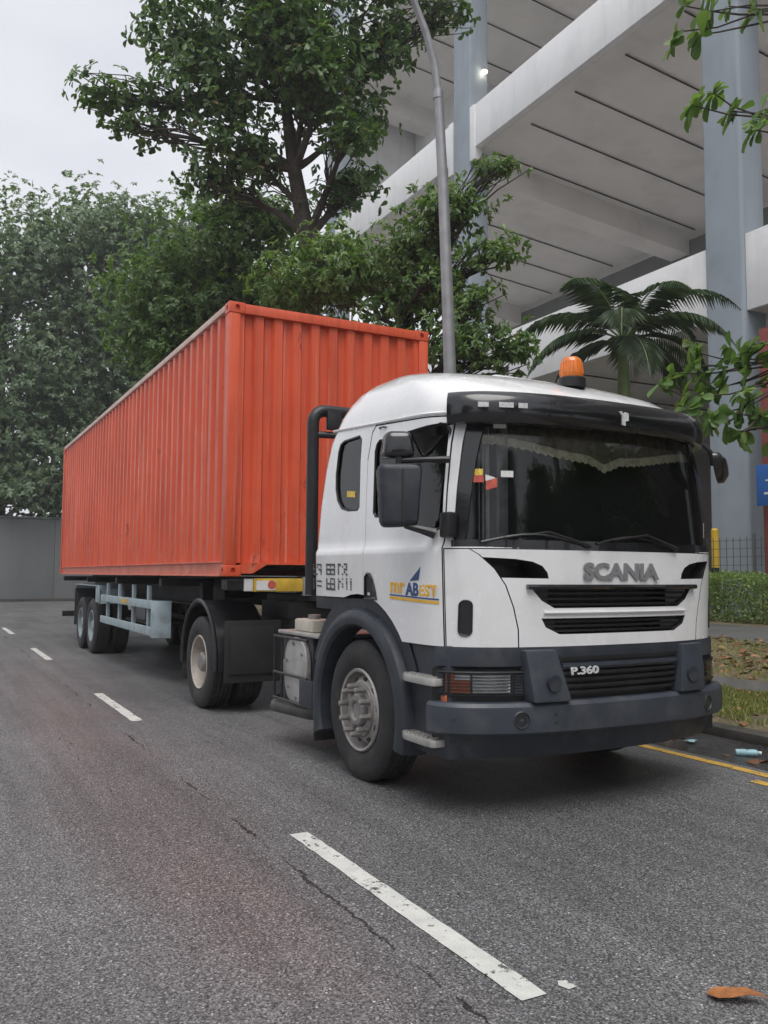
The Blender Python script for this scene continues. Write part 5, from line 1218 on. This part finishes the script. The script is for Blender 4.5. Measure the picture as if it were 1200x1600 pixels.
o = bpy.data.objects.new('leaf_litter', mesh_np('leaf_litter', V, F, 'litter_leaf')); col.objects.link(o); tag(o, 'scattered brown fallen leaves on the bank and gutter', 'leaves', kind='stuff')

# single curled dry leaf in the near corner
tv = T_BIG[0].copy(); tv[:, 2] = tv[:, 2]*.5+.045*np.sin(tv[:, 1]*6.5)+.10*np.maximum(0, tv[:, 0]); tv[:, 0] *= 1+.18*np.sin(tv[:, 1]*19)
V, F = leaves(np.array([[0., 0., 0.]]), np.array([[-1., .12, .02]]), np.array([[.1, .1, 1.]]), np.array([.20]), .50, (tv, T_BIG[1])); V[:, 2] += .006-V[:, 2].min()
me = mesh_np('fallen_leaf', V, F, 'dry_leaf'); lf = bpy.data.objects.new('fallen_leaf', me); col.objects.link(lf); lf.location = (2.625,2.10,0); lf.rotation_euler = (0, 0, R(-38)); tag(lf, 'curled orange-brown dry leaf lying on the asphalt in the near corner', 'leaf')
# gutter litter
bt = empty('plastic_bottle', (6.12,5.04,.0)); bt.rotation_euler = (0, 0, R(-35)); tag(bt, 'crushed pale blue plastic bottle lying in the wet gutter', 'bottle')
MB().lathe([(-.10,.02),(-.095,.028),(-.02,.030),(.0,.024),(.03,.029),(.07,.027),(.09,.012)], 14, (0,0,.01), 0).build('bottle_body', 'litter_blue', bt); MB().lathe([(.091,.014),(.11,.014)], 10, (0,0,.01), 0).build('bottle_cap', 'sticker_white', bt)
b = MB(); rd_ = random.Random(3); n = 10
b.v = [(0,0,.03)]+[(.07*math.cos(6.283*i/n)*rd_.uniform(.6,1.2), .05*math.sin(6.283*i/n)*rd_.uniform(.6,1.2), rd_.uniform(.0,.025)) for i in range(n)]; b.f = [(0, 1+i, 1+(i+1) % n) for i in range(n)]
sc_ = b.build('litter_scrap', 'litter_blue', None, ang=20); sc_.location = (6.13,5.65,-.012); tag(sc_, 'small crumpled pale blue wrapper in the gutter near the bumper', 'litter')

# ------------------------------------------------------------------ humid air: far trees pale slightly
hz = MB().box(-70, 75, -60, 75, -1.1, 38).build('haze', None, None, ang=None); tag(hz, 'thin humid haze filling the street', 'haze', kind='stuff')
hm = bpy.data.materials.new('haze_air'); hm.use_nodes = True; ht = hm.node_tree; ht.nodes.clear()
ho = ht.nodes.new('ShaderNodeOutputMaterial'); hv = ht.nodes.new('ShaderNodeVolumePrincipled'); hv.inputs['Color'].default_value = (.92, .94, .96, 1); hv.inputs['Density'].default_value = .0013; hv.inputs['Anisotropy'].default_value = .2
ht.links.new(hv.outputs[0], ho.inputs['Volume']); hz.data.materials.append(hm)
